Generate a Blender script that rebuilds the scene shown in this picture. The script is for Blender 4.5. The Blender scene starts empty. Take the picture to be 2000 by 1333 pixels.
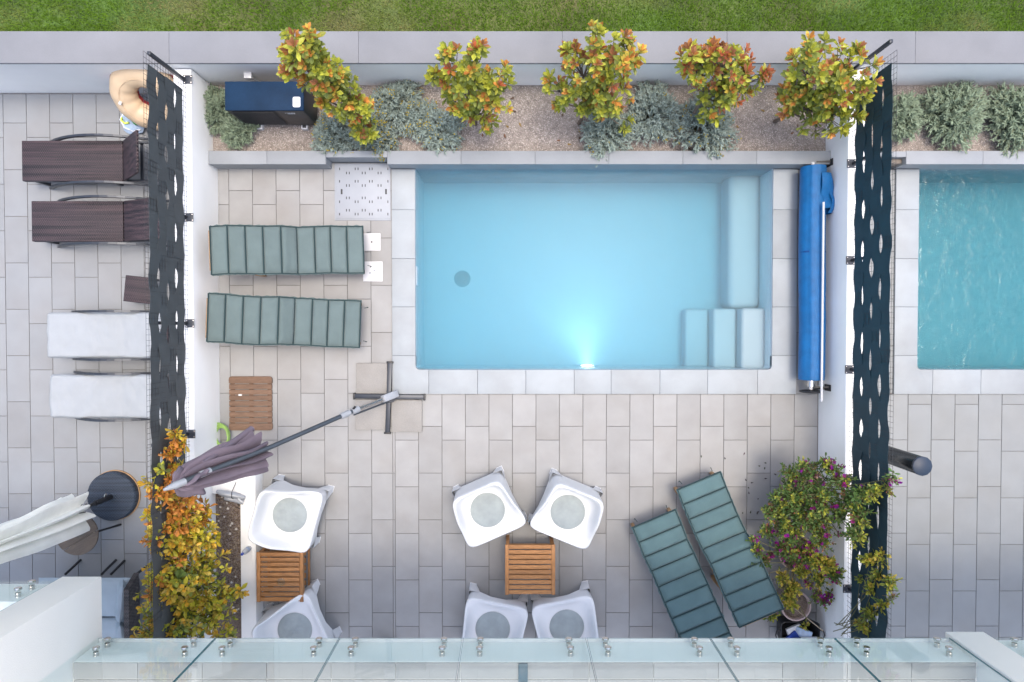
import bpy, bmesh, math, random
from mathutils import Vector, Matrix, noise
R = math.radians
S = bpy.context.scene
C = S.collection
random.seed(7)
# ------------------------------------------------------------------ camera
TILT, F, H = R(1.1), 1333.33, 8.70
cd = bpy.data.cameras.new('camera'); cam = bpy.data.objects.new('camera', cd); C.objects.link(cam)
cam.location = (0, 0, H); cam.rotation_euler = (-TILT, 0, 0)
cd.sensor_width = 36; cd.lens = 24; cd.clip_end = 1000; cd.clip_start = .05
S.camera = cam
# ------------------------------------------------------------------ sky + sun (soft, hazy light from the right)
SUN_EL, SUN_AZ = 82, 35
w = bpy.data.worlds.new('World'); S.world = w; w.use_nodes = True
nt = w.node_tree; bg = nt.nodes['Background']
sky = nt.nodes.new('ShaderNodeTexSky'); sky.sky_type = 'NISHITA'; sky.sun_disc = False
sky.sun_elevation = R(SUN_EL); sky.sun_rotation = R(90 - SUN_AZ); sky.dust_density = 4.2; sky.air_density = 1.0; sky.ozone_density = .3
nt.links.new(sky.outputs[0], bg.inputs[0]); bg.inputs[1].default_value = .15
sl = bpy.data.lights.new('sun', 'SUN'); so = bpy.data.objects.new('sun', sl); C.objects.link(so)
sl.energy = .5; sl.angle = R(14); sl.color = (1, .93, .80)
sd = Vector((math.cos(R(SUN_EL))*math.cos(R(SUN_AZ)), math.cos(R(SUN_EL))*math.sin(R(SUN_AZ)), math.sin(R(SUN_EL))))
so.rotation_euler = (-sd).to_track_quat('-Z', 'Y').to_euler(); so.location = sd*20
S.view_settings.view_transform = 'Standard'; S.view_settings.look = 'None'
S.view_settings.exposure = 1.28; S.view_settings.gamma = 1; S.view_settings.use_curve_mapping = False
try:
    S.cycles.max_bounces = 10; S.cycles.transparent_max_bounces = 16; S.cycles.volume_bounces = 2
except Exception: pass

# ------------------------------------------------------------------ survey helpers: photo sight lines -> metres at a known height
def ray(px, py):
    dx = (px-1000)/F; dy = -(py-666.5)/F
    c, s = math.cos(-TILT), math.sin(-TILT)
    return dx, dy*c + s, dy*s - c
def P(px, py, z=0.0):
    a, b, c = ray(px, py); t = (z-H)/c
    return a*t, b*t
def PX(px, z=0, py=667): return P(px, py, z)[0]
def PY(py, z=0, px=1000): return P(px, py, z)[1]
def PV(px, py, Y):           # meet a vertical plane y = Y
    a, b, c = ray(px, py); t = Y/b
    return a*t, H + c*t

# ------------------------------------------------------------------ mesh builder
class MB:
    def __init__(s): s.v = []; s.f = []; s.m = []; s.c = []; s.usecol = False
    def add(s, vs, fs, mat=0, col=None):
        o = len(s.v); s.v += [tuple(v) for v in vs]
        s.f += [tuple(i+o for i in f) for f in fs]; s.m += [mat]*len(fs)
        if col is not None: s.usecol = True
        s.c += [tuple(col) if col is not None else (1, 1, 1)]*len(vs)
        return s
    def box(s, x0, x1, y0, y1, z0, z1, mat=0, M=None, col=None):
        vs = [Vector((x, y, z)) for z in (z0, z1) for y in (y0, y1) for x in (x0, x1)]
        if M is not None: vs = [M @ v for v in vs]
        return s.add(vs, [(0, 2, 3, 1), (4, 5, 7, 6), (0, 1, 5, 4), (2, 6, 7, 3), (0, 4, 6, 2), (1, 3, 7, 5)], mat, col)
    def beam(s, p, q, w, h, mat=0, up=(0, 0, 1), taper=1):
        p, q = Vector(p), Vector(q); d = (q-p).normalized(); up = Vector(up)
        if abs(d.dot(up)) > .99: up = Vector((0, 1, 0))
        a = d.cross(up).normalized(); b = a.cross(d).normalized()
        vs = []
        for pt, k in ((p, 1), (q, taper)):
            for i, j in ((-1, -1), (1, -1), (1, 1), (-1, 1)): vs.append(pt + a*i*w/2*k + b*j*h/2*k)
        return s.add(vs, [(0, 1, 2, 3), (7, 6, 5, 4), (0, 4, 5, 1), (1, 5, 6, 2), (2, 6, 7, 3), (3, 7, 4, 0)], mat)
    def tube(s, pts, r, n=8, mat=0, caps=True, closed=False, col=None):
        pts = [Vector(p) for p in pts]; m = len(pts)
        rr = r if isinstance(r, (list, tuple)) else [r]*m
        vs = []; prev = None
        for i, p in enumerate(pts):
            if closed: d = pts[(i+1) % m]-pts[i-1]
            else: d = pts[min(i+1, m-1)]-pts[max(i-1, 0)]
            if d.length < 1e-9: d = Vector((0, 0, 1))
            d.normalize()
            if prev is None:
                a = d.cross(Vector((0, 0, 1)))
                if a.length < .05: a = d.cross(Vector((0, 1, 0)))
            else: a = prev - d*prev.dot(d)
            a.normalize(); prev = a; b = d.cross(a)
            for k in range(n):
                t = 2*math.pi*k/n; vs.append(p + (a*math.cos(t)+b*math.sin(t))*rr[i])
        fs = []
        for i in range(m if closed else m-1):
            i2 = (i+1) % m
            for k in range(n):
                k2 = (k+1) % n; fs.append((i*n+k, i*n+k2, i2*n+k2, i2*n+k))
        if caps and not closed: fs += [tuple(range(n-1, -1, -1)), tuple((m-1)*n+k for k in range(n))]
        return s.add(vs, fs, mat, col)
    def lathe(s, prof, n=24, c=(0, 0, 0), mat=0, M=None, close=True, wob=None):
        vs = []
        for r, z in prof:
            for k in range(n):
                t = 2*math.pi*k/n; q = r*(wob(t, z) if wob else 1)
                v = Vector((q*math.cos(t), q*math.sin(t), z))
                if M is not None: v = M @ v
                vs.append(v+Vector(c))
        fs = []
        for i in range(len(prof)-1):
            for k in range(n):
                k2 = (k+1) % n; fs.append((i*n+k, i*n+k2, (i+1)*n+k2, (i+1)*n+k))
        if close: fs += [tuple(range(n-1, -1, -1)), tuple((len(prof)-1)*n+k for k in range(n))]
        return s.add(vs, fs, mat)
    def grid(s, fn, nu, nv, mat=0, flip=False):
        vs = [fn(i/nu, j/nv) for j in range(nv+1) for i in range(nu+1)]
        fs = []
        for j in range(nv):
            for i in range(nu):
                a = j*(nu+1)+i; q = (a, a+1, a+nu+2, a+nu+1); fs.append(q[::-1] if flip else q)
        return s.add(vs, fs, mat)
    def mesh(s, name, mats, smooth=True, bevel=0, seg=2, angle=40):
        me = bpy.data.meshes.new(name); me.from_pydata(s.v, [], s.f)
        for m in (mats if isinstance(mats, (list, tuple)) else [mats]): me.materials.append(m)
        me.polygons.foreach_set('material_index', s.m)
        if s.usecol:
            a = me.color_attributes.new('Col', 'FLOAT_COLOR', 'POINT')
            a.data.foreach_set('color', [x for c in s.c for x in (c[0], c[1], c[2], 1)])
        if bevel:
            b = bmesh.new(); b.from_mesh(me)
            bmesh.ops.remove_doubles(b, verts=b.verts, dist=1e-5)
            es = [e for e in b.edges if len(e.link_faces) == 2 and e.calc_face_angle(0) > R(angle)]
            bmesh.ops.bevel(b, geom=es, offset=bevel, segments=seg, affect='EDGES', profile=.5, clamp_overlap=True)
            b.to_mesh(me); b.free()
        if smooth:
            me.polygons.foreach_set('use_smooth', [True]*len(me.polygons))
            me.set_sharp_from_angle(angle=R(angle))
        me.update(); return me
    def build(s, name, mats, parent=None, loc=None, **k):
        return obj(name, s.mesh(name, mats, **k), parent, loc)
def obj(name, me, parent=None, loc=None, rot=None, scale=None):
    o = bpy.data.objects.new(name, me); C.objects.link(o)
    if parent is not None: o.parent = parent
    if loc is not None: o.location = loc
    if rot is not None: o.rotation_euler = rot
    if scale is not None: o.scale = scale
    return o
def tag(o, label=None, cat=None, group=None, kind=None):
    if label: o['label'] = label
    if cat: o['category'] = cat
    if group: o['group'] = group
    if kind: o['kind'] = kind
    return o
def thing(name, label, cat, loc=(0, 0, 0), rz=0, group=None):
    o = obj(name, None, None, loc, (0, 0, rz)); o.empty_display_size = .1
    return tag(o, label, cat, group)
def box_part(name, m, parent, x0, x1, y0, y1, z0, z1, bevel=.004, M=None):
    return MB().box(x0, x1, y0, y1, z0, z1, M=M).build(name, m, parent, bevel=bevel)
def RZ(a): return Matrix.Rotation(a, 4, 'Z')
def nz(x, y=0, z=0): return noise.noise(Vector((x, y, z)))

# ------------------------------------------------------------------ materials
def lin(r, g, b):
    f = lambda c: (c/255/12.92) if c/255 <= .04045 else ((c/255+.055)/1.055)**2.4
    return (f(r), f(g), f(b))
def M(name, col, rough=.6, var=.12, scale=6, bump=0, bscale=80, metal=0, rnd=0, spec=.5, fine=0, stretch=None, coat=0, tint=None, sheen=0):
    m = bpy.data.materials.new(name); m.use_nodes = True
    n = m.node_tree.nodes; L = m.node_tree.links; b = n['Principled BSDF']
    b.inputs['Roughness'].default_value = rough; b.inputs['Metallic'].default_value = metal
    b.inputs['Specular IOR Level'].default_value = spec
    if coat: b.inputs['Coat Weight'].default_value = coat; b.inputs['Coat Roughness'].default_value = .15
    if sheen: b.inputs['Sheen Weight'].default_value = sheen
    tc = n.new('ShaderNodeTexCoord'); oi = n.new('ShaderNodeObjectInfo')
    mp = n.new('ShaderNodeMapping'); L.new(tc.outputs['Object'], mp.inputs['Vector'])
    if stretch: mp.inputs['Scale'].default_value = stretch
    off = n.new('ShaderNodeMath'); off.operation = 'MULTIPLY'; off.inputs[1].default_value = 37.0; L.new(oi.outputs['Random'], off.inputs[0])
    cb = n.new('ShaderNodeCombineXYZ'); L.new(off.outputs[0], cb.inputs[0]); L.new(off.outputs[0], cb.inputs[1]); L.new(cb.outputs[0], mp.inputs['Location'])
    nn = n.new('ShaderNodeTexNoise'); nn.inputs['Scale'].default_value = scale; nn.inputs['Detail'].default_value = 5; L.new(mp.outputs[0], nn.inputs['Vector'])
    mr = n.new('ShaderNodeMapRange'); mr.inputs[1].default_value = .28; mr.inputs[2].default_value = .72; mr.inputs[3].default_value = 1-var; mr.inputs[4].default_value = 1+var
    L.new(nn.outputs[0], mr.inputs[0]); fac = mr.outputs[0]
    if fine:
        n2 = n.new('ShaderNodeTexNoise'); n2.inputs['Scale'].default_value = bscale; n2.inputs['Detail'].default_value = 3; L.new(mp.outputs[0], n2.inputs['Vector'])
        m2 = n.new('ShaderNodeMapRange'); m2.inputs[1].default_value = .3; m2.inputs[2].default_value = .7; m2.inputs[3].default_value = 1-fine; m2.inputs[4].default_value = 1+fine
        L.new(n2.outputs[0], m2.inputs[0]); k = n.new('ShaderNodeMath'); k.operation = 'MULTIPLY'; L.new(fac, k.inputs[0]); L.new(m2.outputs[0], k.inputs[1]); fac = k.outputs[0]
    if rnd:
        m3 = n.new('ShaderNodeMapRange'); m3.inputs[3].default_value = 1-rnd; m3.inputs[4].default_value = 1+rnd; L.new(oi.outputs['Random'], m3.inputs[0])
        k = n.new('ShaderNodeMath'); k.operation = 'MULTIPLY'; L.new(fac, k.inputs[0]); L.new(m3.outputs[0], k.inputs[1]); fac = k.outputs[0]
    src = None
    if col == 'attr':
        at = n.new('ShaderNodeAttribute'); at.attribute_name = 'Col'; src = at.outputs['Color']
    elif tint:
        mx0 = n.new('ShaderNodeMix'); mx0.data_type = 'RGBA'; mx0.inputs[6].default_value = (*col, 1); mx0.inputs[7].default_value = (*tint, 1)
        n4 = n.new('ShaderNodeTexNoise'); n4.inputs['Scale'].default_value = scale*.45; n4.inputs['Detail'].default_value = 6; L.new(mp.outputs[0], n4.inputs['Vector'])
        m4 = n.new('ShaderNodeMapRange'); m4.inputs[1].default_value = .42; m4.inputs[2].default_value = .72; L.new(n4.outputs[0], m4.inputs[0]); L.new(m4.outputs[0], mx0.inputs[0]); src = mx0.outputs[2]
    mx = n.new('ShaderNodeMix'); mx.data_type = 'RGBA'; mx.blend_type = 'MULTIPLY'; mx.inputs[0].default_value = 1
    if src is not None: L.new(src, mx.inputs[6])
    else: mx.inputs[6].default_value = (*col, 1)
    L.new(fac, mx.inputs[7]); L.new(mx.outputs[2], b.inputs['Base Color'])
    if bump:
        nb = n.new('ShaderNodeTexNoise'); nb.inputs['Scale'].default_value = bscale; nb.inputs['Detail'].default_value = 4; L.new(mp.outputs[0], nb.inputs['Vector'])
        bp = n.new('ShaderNodeBump'); bp.inputs['Strength'].default_value = bump; bp.inputs['Distance'].default_value = .01; L.new(nb.outputs[0], bp.inputs['Height']); L.new(bp.outputs[0], b.inputs['Normal'])
    return m
def leaf_mat(name, rough=.4, trans=.3):
    m = M(name, 'attr', rough, .1, 20, rnd=.12, spec=.45)
    n = m.node_tree.nodes; L = m.node_tree.links; b = n['Principled BSDF']
    tr = n.new('ShaderNodeBsdfTranslucent'); L.new(b.inputs['Base Color'].links[0].from_socket, tr.inputs[0])
    mx = n.new('ShaderNodeMixShader'); mx.inputs[0].default_value = trans
    L.new(b.outputs[0], mx.inputs[1]); L.new(tr.outputs[0], mx.inputs[2]); L.new(mx.outputs[0], n['Material Output'].inputs[0])
    return m
def weave_mat(name, c1, c2, sx=90, sy=55, rough=.55):
    m = bpy.data.materials.new(name); m.use_nodes = True
    n = m.node_tree.nodes; L = m.node_tree.links; b = n['Principled BSDF']; b.inputs['Roughness'].default_value = rough
    tc = n.new('ShaderNodeTexCoord'); sp = n.new('ShaderNodeSeparateXYZ'); L.new(tc.outputs['Object'], sp.inputs[0])
    def wv(axis, sc):
        k = n.new('ShaderNodeMath'); k.operation = 'MULTIPLY'; k.inputs[1].default_value = sc; L.new(sp.outputs[axis], k.inputs[0])
        q = n.new('ShaderNodeMath'); q.operation = 'SINE'; L.new(k.outputs[0], q.inputs[0]); return q.outputs[0]
    a, c = wv(0, sx*3), wv(1, sy*3)
    p = n.new('ShaderNodeMath'); p.operation = 'MULTIPLY'; L.new(a, p.inputs[0]); L.new(c, p.inputs[1])
    nn = n.new('ShaderNodeTexNoise'); nn.inputs['Scale'].default_value = 7; nn.inputs['Detail'].default_value = 3
    mp = n.new('ShaderNodeMapping'); mp.inputs['Scale'].default_value = (.12, 4.5, 1); L.new(tc.outputs['Object'], mp.inputs[0]); L.new(mp.outputs[0], nn.inputs['Vector'])
    k2 = n.new('ShaderNodeMath'); k2.operation = 'MULTIPLY_ADD'; k2.inputs[1].default_value = 3.2; k2.inputs[2].default_value = -1.1; L.new(nn.outputs[0], k2.inputs[0])
    ad = n.new('ShaderNodeMath'); ad.operation = 'MULTIPLY_ADD'; ad.use_clamp = True; ad.inputs[1].default_value = .42; L.new(p.outputs[0], ad.inputs[0]); L.new(k2.outputs[0], ad.inputs[2])
    mx = n.new('ShaderNodeMix'); mx.data_type = 'RGBA'; mx.inputs[6].default_value = (*c1, 1); mx.inputs[7].default_value = (*c2, 1)
    L.new(ad.outputs[0], mx.inputs[0]); L.new(mx.outputs[2], b.inputs['Base Color'])
    bp = n.new('ShaderNodeBump'); bp.inputs['Strength'].default_value = .6; bp.inputs['Distance'].default_value = .004; L.new(p.outputs[0], bp.inputs['Height']); L.new(bp.outputs[0], b.inputs['Normal'])
    return m
def clear_mat(name, tint, ior=1.5, rough=0, ripple=0, rscale=6, base_gloss=0):
    m = bpy.data.materials.new(name); m.use_nodes = True
    n = m.node_tree.nodes; L = m.node_tree.links; n.remove(n['Principled BSDF'])
    t = n.new('ShaderNodeBsdfTransparent'); t.inputs[0].default_value = (*tint, 1)
    g = n.new('ShaderNodeBsdfGlossy'); g.inputs['Roughness'].default_value = rough
    f = n.new('ShaderNodeLayerWeight'); f.inputs[0].default_value = .5; r0 = ((ior-1)/(ior+1))**2
    pw = n.new('ShaderNodeMath'); pw.operation = 'POWER'; pw.inputs[1].default_value = 5; L.new(f.outputs['Facing'], pw.inputs[0])
    ma = n.new('ShaderNodeMath'); ma.operation = 'MULTIPLY_ADD'; ma.inputs[1].default_value = 1-r0; ma.inputs[2].default_value = r0; L.new(pw.outputs[0], ma.inputs[0])
    mx = n.new('ShaderNodeMixShader'); L.new(ma.outputs[0], mx.inputs[0]); L.new(t.outputs[0], mx.inputs[1]); L.new(g.outputs[0], mx.inputs[2])
    L.new(mx.outputs[0], n['Material Output'].inputs[0])
    if ripple:
        tc = n.new('ShaderNodeTexCoord'); nn = n.new('ShaderNodeTexNoise'); nn.inputs['Scale'].default_value = rscale; nn.inputs['Detail'].default_value = 4; nn.inputs['Distortion'].default_value = .8
        L.new(tc.outputs['Object'], nn.inputs['Vector'])
        bp = n.new('ShaderNodeBump'); bp.inputs['Strength'].default_value = ripple; bp.inputs['Distance'].default_value = .05; L.new(nn.outputs[0], bp.inputs['Height'])
        L.new(bp.outputs[0], g.inputs['Normal']); L.new(bp.outputs[0], f.inputs['Normal'])
    return m
TILE = M('porcelain_tile', (.282, .286, .288), .55, .075, 3.5, .12, 160, rnd=.07, fine=.025, tint=(.256, .252, .246))
TILE_L = M('porcelain_tile_grey', (.25, .265, .28), .55, .05, 3.5, .12, 160, rnd=.05, fine=.02, tint=(.235, .24, .246))
TILE_R = M('porcelain_tile_warm', (.235, .25, .257), .55, .05, 3.5, .12, 160, rnd=.04, fine=.02, tint=(.222, .23, .228))
GROUT = M('grout', (.15, .145, .14), .9, .2, 10)
STONE = M('coping_stone', (.33, .362, .385), .6, .05, 4, .15, 140, rnd=.06, fine=.025, tint=(.285, .305, .318))
LEDGE = M('ledge_stone', (.268, .288, .310), .65, .07, 3, .15, 120, rnd=.03, fine=.025, tint=(.245, .264, .282))
CAP = M('wall_cap_stone', (.202, .208, .224), .7, .08, 2.2, .15, 120, rnd=.03, fine=.03, tint=(.186, .193, .210))
PLASTER = M('white_render', (.88, .875, .86), .85, .045, 1.6, .25, 180, tint=(.83, .845, .825))
PLASTER2 = M('cream_render', (.90, .865, .815), .85, .03, 1.6, .3, 180)
TRIM = M('dark_trim', (.10, .105, .115), .5, .1)
SOIL = M('gravel_bed', (.27, .235, .21), .95, .25, 14, 1.0, 130, fine=.35)
EARTH = M('earth', (.17, .13, .105), .95, .3, 10, 1.0, 60, fine=.4)
PEB = M('pebble', 'attr', .85, .1, 30)
LAWN = M('lawn_soil', (.06, .11, .02), .95, .4, 1.7, 1, 60, fine=.4, tint=(.13, .12, .05))
GRASS = leaf_mat('grass_blade', .6, .3)
LEAF = leaf_mat('leaf'); NEEDLE = leaf_mat('needle', .75, .2)
BARK = M('bark', (.16, .12, .09), .9, .3, 20, .8, 60)
GREENSTEM = M('green_stem', (.16, .15, .07), .8, .2, 20)
METAL_D = M('dark_metal', (.035, .042, .055), .4, .15, 10, metal=.3, spec=.6)
POLE = M('grey_pole', (.085, .10, .12), .38, .1, 10, metal=.5)
SILVER = M('grey_fitting', (.36, .38, .41), .45, .08, 12, metal=.2)
STEEL = M('brushed_steel', (.62, .60, .58), .2, .1, 30, metal=1)
GALV = M('pale_metal_cover', (.32, .345, .385), .5, .05, 5, .1, 200)
BLACK = M('black_plastic', (.018, .019, .022), .45, .2, 10)
AC_TOP = M('navy_metal', (.010, .030, .066), .6, .18, 5, fine=.08, spec=.12)
WHITE_PL = M('white_plastic', (.70, .715, .73), .38, .02, 3, coat=.1)
WHITE_M = M('white_metal', (.62, .63, .65), .45, .04, 5)
PAD = M('grey_seat_pad', (.30, .34, .345), .9, .1, 9, .5, 30)
TEAK = M('oiled_teak', (.36, .165, .055), .5, .28, 9, .4, 50, rnd=.16, stretch=(1.2, 9, 9), fine=.15)
TEAK_D = M('weathered_wood', (.175, .105, .068), .7, .25, 9, .5, 50, rnd=.12, stretch=(1.2, 9, 9), fine=.15)
PINE = M('lounger_wood', (.42, .25, .12), .55, .2, 8, rnd=.1)
SAGE = M('sage_canvas', (.118, .162, .162), .92, .08, 5, .35, 220, rnd=.05, fine=.05, sheen=.2)
TEAL = M('teal_canvas', (.085, .15, .16), .92, .08, 5, .35, 220, rnd=.05, fine=.05, sheen=.2)
PIPE_G = M('dark_piping', (.022, .048, .052), .9, .1, 8)
WICK = weave_mat('brown_wicker', (.004, .003, .007), (.058, .036, .042), 80, 48)
WICK_D = weave_mat('dark_wicker', (.02, .018, .02), (.10, .085, .08))
TOWEL = M('white_towel', (.36, .39, .42), .95, .04, 6, .6, 260)
CUSH = M('pale_blue_grey_cushion', (.36, .43, .48), .9, .08, 5, .4, 160)
CANV_P = M('mauve_canvas', (.150, .122, .155), .9, .12, 6, .4, 160)
CANV_W = M('cream_canvas', (.88, .89, .84), .9, .06, 6, .3, 160)
CONC = M('concrete_paver', (.29, .28, .265), .9, .06, 6, .5, 150, fine=.1)
BLUE = M('blue_bubble_cover', (.002, .125, .35), .45, .16, 9, .6, 120, fine=.08)
SCR_L = M('charcoal_screen_band', (.072, .082, .089), .7, .12, 6, .2, 120)
SCR_R = M('petrol_screen_band', (.014, .045, .062), .65, .12, 6, .2, 120)
WIRE = M('dark_wire', (.03, .03, .035), .6, .1)
LINER = M('pool_liner', (.34, .365, .41), .6, .03, 2)
LINER_S = M('pool_step_liner', (.37, .37, .40), .6, .03, 2)
LINER_W = M('pool_wall_liner_lifted', (.66, .68, .70), .6, .03, 2)  # paler than the floor liner, making up for weak light on the walls
TAN = M('tan_vinyl', (.62, .47, .31), .42, .08, 4)
REDV = M('red_vinyl', (.35, .03, .03), .45)
LIME = M('lime_hose', (.30, .48, .12), .45, .1)
PINKPOT = M('pink_pot', (.46, .35, .33), .7, .1, 8, .2, 80)
BLUECAP = M('blue_cap', (.01, .05, .32), .4)
GREENP = M('green_plastic', (.01, .28, .03), .3)
PALEB = M('pale_blue_plastic', (.38, .50, .68), .35, .3, 12)
LIMEP = M('lime_strap', (.62, .75, .12), .5)
INK = M('faded_print', (.30, .32, .36), .7)
WHITEPRINT = M('white_print', (.6, .62, .65), .6)
SHELL_M = M('white_pebble', (.70, .66, .60), .7, .15, 20)
GLASSY = clear_mat('balcony_glass', (.945, .985, .98), 1.5)
CLEARG = clear_mat('clear_glass', (.92, .96, .97), 1.5)
GLASS_EDGE = M('glass_edge', (.03, .16, .19), .2)
DARKGLASS = M('window_glass', (.03, .04, .045), .08, .05)
BALC = M('balcony_slab', (.90, .90, .89), .8, .04, 2, .2, 150)
BALC_F = M('balcony_floor_tile', (.28, .28, .275), .6, .06, 4, rnd=.06)

# ================================================================== SETTING
zL = -.15
tag(MB().add([(-300, -300, -1.9), (300, -300, -1.9), (300, 300, -1.9), (-300, 300, -1.9)], [(0, 1, 2, 3)]).build('ground', EARTH, smooth=False), kind='structure')
X_wl = PX(428, 0)            # pool-side face of the left divider wall
X_wr = PX(1600, 0)
WT, WH = .21, .70            # divider thickness, height
Y_bf = PY(123, .88)          # front face of the back wall
Y_bb = PY(62, .88)
Y_ledge = PY(331.5, 0)       # front face of planter ledge
Y_hatch = PY(318.5, 0)
Y_led_in = PY(295, .28)
XFL, XFR = -9.5, 10.5
Y_S = -7.2

tile_cache = {}
def tile_mesh(w, d, mat):
    k = (round(w, 3), round(d, 3), mat.name)
    if k not in tile_cache:
        b = MB(); g = .0031; x, y = w/2-g, d/2-g; t, ch = .012, .0022
        vs = [(-x, -y, -t), (x, -y, -t), (x, y, -t), (-x, y, -t), (-x, -y, -ch), (x, -y, -ch), (x, y, -ch), (-x, y, -ch)]
        x -= ch; y -= ch; vs += [(-x, -y, 0), (x, -y, 0), (x, y, 0), (-x, y, 0)]
        fs = [(8, 9, 10, 11)]
        for i in range(4):
            j = (i+1) % 4; fs += [(i, j, j+4, i+4), (i+4, j+4, j+8, i+8)]
        b.add(vs, fs); tile_cache[k] = b.mesh('paving_tile', mat, smooth=False)
    return tile_cache[k]
def pave(parent, x_anchor, y_anchor_even, y_anchor_odd, regions, z, mat, name='paving_tile', W=.3, D=.6, rnd=random.Random(3)):
    for (rx0, rx1, ry0, ry1) in regions:
        k0 = math.floor((rx0-x_anchor)/W); k1 = math.ceil((rx1-x_anchor)/W)
        for k in range(k0, k1):
            a0, a1 = max(rx0, x_anchor+k*W), min(rx1, x_anchor+(k+1)*W)
            if a1-a0 < .02: continue
            ya = y_anchor_even if k % 2 == 0 else y_anchor_odd
            for j in range(math.floor((ry0-ya)/D), math.ceil((ry1-ya)/D)):
                b0, b1 = max(ry0, ya+j*D), min(ry1, ya+(j+1)*D)
                if b1-b0 < .02: continue
                o = obj(name, tile_mesh(a1-a0, b1-b0, mat), parent, ((a0+a1)/2, (b0+b1)/2, z+rnd.uniform(-.0008, .0008)))
                o.rotation_euler = (rnd.uniform(-.0022, .0022), rnd.uniform(-.0022, .0022), 0)
Y_near = -4.25      # paving built one by one this far under the balcony
def floor(name, x0, x1, y0, y1, z, holes=()):
    b = MB()
    xs = sorted({x0, x1, *[h[0] for h in holes], *[h[1] for h in holes]}); ys = sorted({y0, y1, *[h[2] for h in holes], *[h[3] for h in holes]})
    for i in range(len(xs)-1):
        for j in range(len(ys)-1):
            cx, cy = (xs[i]+xs[i+1])/2, (ys[j]+ys[j+1])/2
            if any(h[0] < cx < h[1] and h[2] < cy < h[3] for h in holes): continue
            b.add([(xs[i], ys[j], z), (xs[i+1], ys[j], z), (xs[i+1], ys[j+1], z), (xs[i], ys[j+1], z)], [(0, 1, 2, 3)])
    return tag(b.build(name, GROUT, smooth=False), kind='structure')
# pool outlines
pxo0, pxo1, pyo0 = PX(766, 0, 550), PX(1555, 0, 550), PY(770, 0)
pxi0, pxi1, pyi0 = PX(812, 0, 550), PX(1507, 0, 550), PY(722, 0)
qxo0, qxi0 = PX(1746, 0, 550), PX(1791, 0, 550)
main_floor = floor('terrace_floor', X_wl, X_wr, Y_S, Y_hatch, -.008, [(pxi0-.02, pxi1+.02, pyi0-.02, Y_hatch)])
xa = PX(448.3, 0, 550)
pave(main_floor, xa, PY(741.6), PY(768.5), [(X_wl, pxo0, Y_near, Y_hatch), (pxo0, X_wr, Y_near, pyo0), (pxo1, X_wr, pyo0, Y_ledge)], 0, TILE)
X_wl_out = X_wl-WT
left_floor = floor('left_terrace_floor', XFL, X_wl_out, Y_S, Y_bf, zL-.008)
pave(left_floor, PX(55.8, zL, 550), PY(542, zL), PY(514, zL), [(-7.3, X_wl_out, Y_near, Y_bf)], zL, TILE_L)
X_wr_out = X_wr+WT
right_floor = floor('right_terrace_floor', X_wr_out, XFR, Y_S, Y_ledge, -.008, [(qxi0-.02, XFR-.5, pyi0-.02, Y_ledge)])
pave(right_floor, PX(1817, 0, 1000), PY(950.9), PY(973), [(X_wr_out, 7.4, Y_near, pyo0), (X_wr_out, qxo0, pyo0, Y_ledge)], 0, TILE_R)

# lawn beyond the back wall
zG = .70
tag(MB().box(-60, 60, Y_bb+.0, 80, zG-.6, zG).build('lawn', LAWN, smooth=False), kind='structure')
def make_grass():
    b = MB(); rg = random.Random(5)
    for i in range(70000):
        x = rg.uniform(-7.6, 7.6); y = Y_bb+.002+rg.random()**1.25*1.1
        p = nz(x*.9, y*1.6, 3)+.5*nz(x*2.6, y*3, 9)
        dry = max(0, min(1, (p-.16)*2.2 + (.6 if x < -3 else 0)*(.5+nz(x*1.3, y*2, 40))))
        h = rg.uniform(.022, .055)*(1-.35*dry); a = rg.uniform(0, 6.28); l = rg.uniform(.3, 1.1)*h
        wd = rg.uniform(.0025, .0045); c, s = math.cos(a), math.sin(a); q = rg.uniform(.7, 1.25)
        g = (.155*q, .27*q, .02*q); d = (.36*q, .29*q, .14*q); k = dry*rg.uniform(.3, 1)
        col = tuple(g[i]*(1-k)+d[i]*k for i in range(3))
        b.add([(x-s*wd, y+c*wd, zG), (x+s*wd, y-c*wd, zG), (x+c*l*.5+s*wd*.8, y+s*l*.5-c*wd*.8, zG+h*.7), (x+c*l, y+s*l, zG+h)], [(0, 1, 2), (0, 2, 3)], 0, col)
    tag(b.build('lawn_grass', GRASS, smooth=False), 'short mown lawn grass with dry patches beyond the back wall', 'grass', kind='stuff')
make_grass()

# back wall
bw = thing('garden_wall', 'long white rendered garden wall with wide grey stone top along the lawn', 'wall', (0, (Y_bf+Y_bb)/2, 0))
hw = (Y_bb-Y_bf)/2
MB().box(XFL, XFR, -hw+.012, hw-.01, -1.8, .845).build('wall_body', PLASTER, bw, smooth=False)
MB().box(XFL, XFR, -hw+.001, -hw+.010, .835, .853).build('drip_trim', TRIM, bw, smooth=False)
xs = [XFL]+[PX(p, .88, 90) for p in (-260, -10, 330, 700, 1098, 1420, 1788, 2080, 2300)]+[XFR]
for i in range(len(xs)-1):
    MB().box(xs[i]+.0012, xs[i+1]-.0012, -hw-.004, hw+.004, .853, .88).build('cap_slab', CAP, bw, bevel=.003)
# divider walls
def divider(x0, x1, label):
    t = thing('divider_wall', label, 'wall', ((x0+x1)/2, 0, 0), group='low white walls between the terraces')
    h = (x1-x0)/2
    MB().box(-h, h, Y_S, Y_bf-.002, -1.8, WH).build('wall_body', PLASTER, t, bevel=.006)
divider(X_wl_out, X_wl, 'low white divider wall under the charcoal banded screen')
divider(X_wr, X_wr_out, 'low white divider wall under the petrol blue banded screen')

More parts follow.
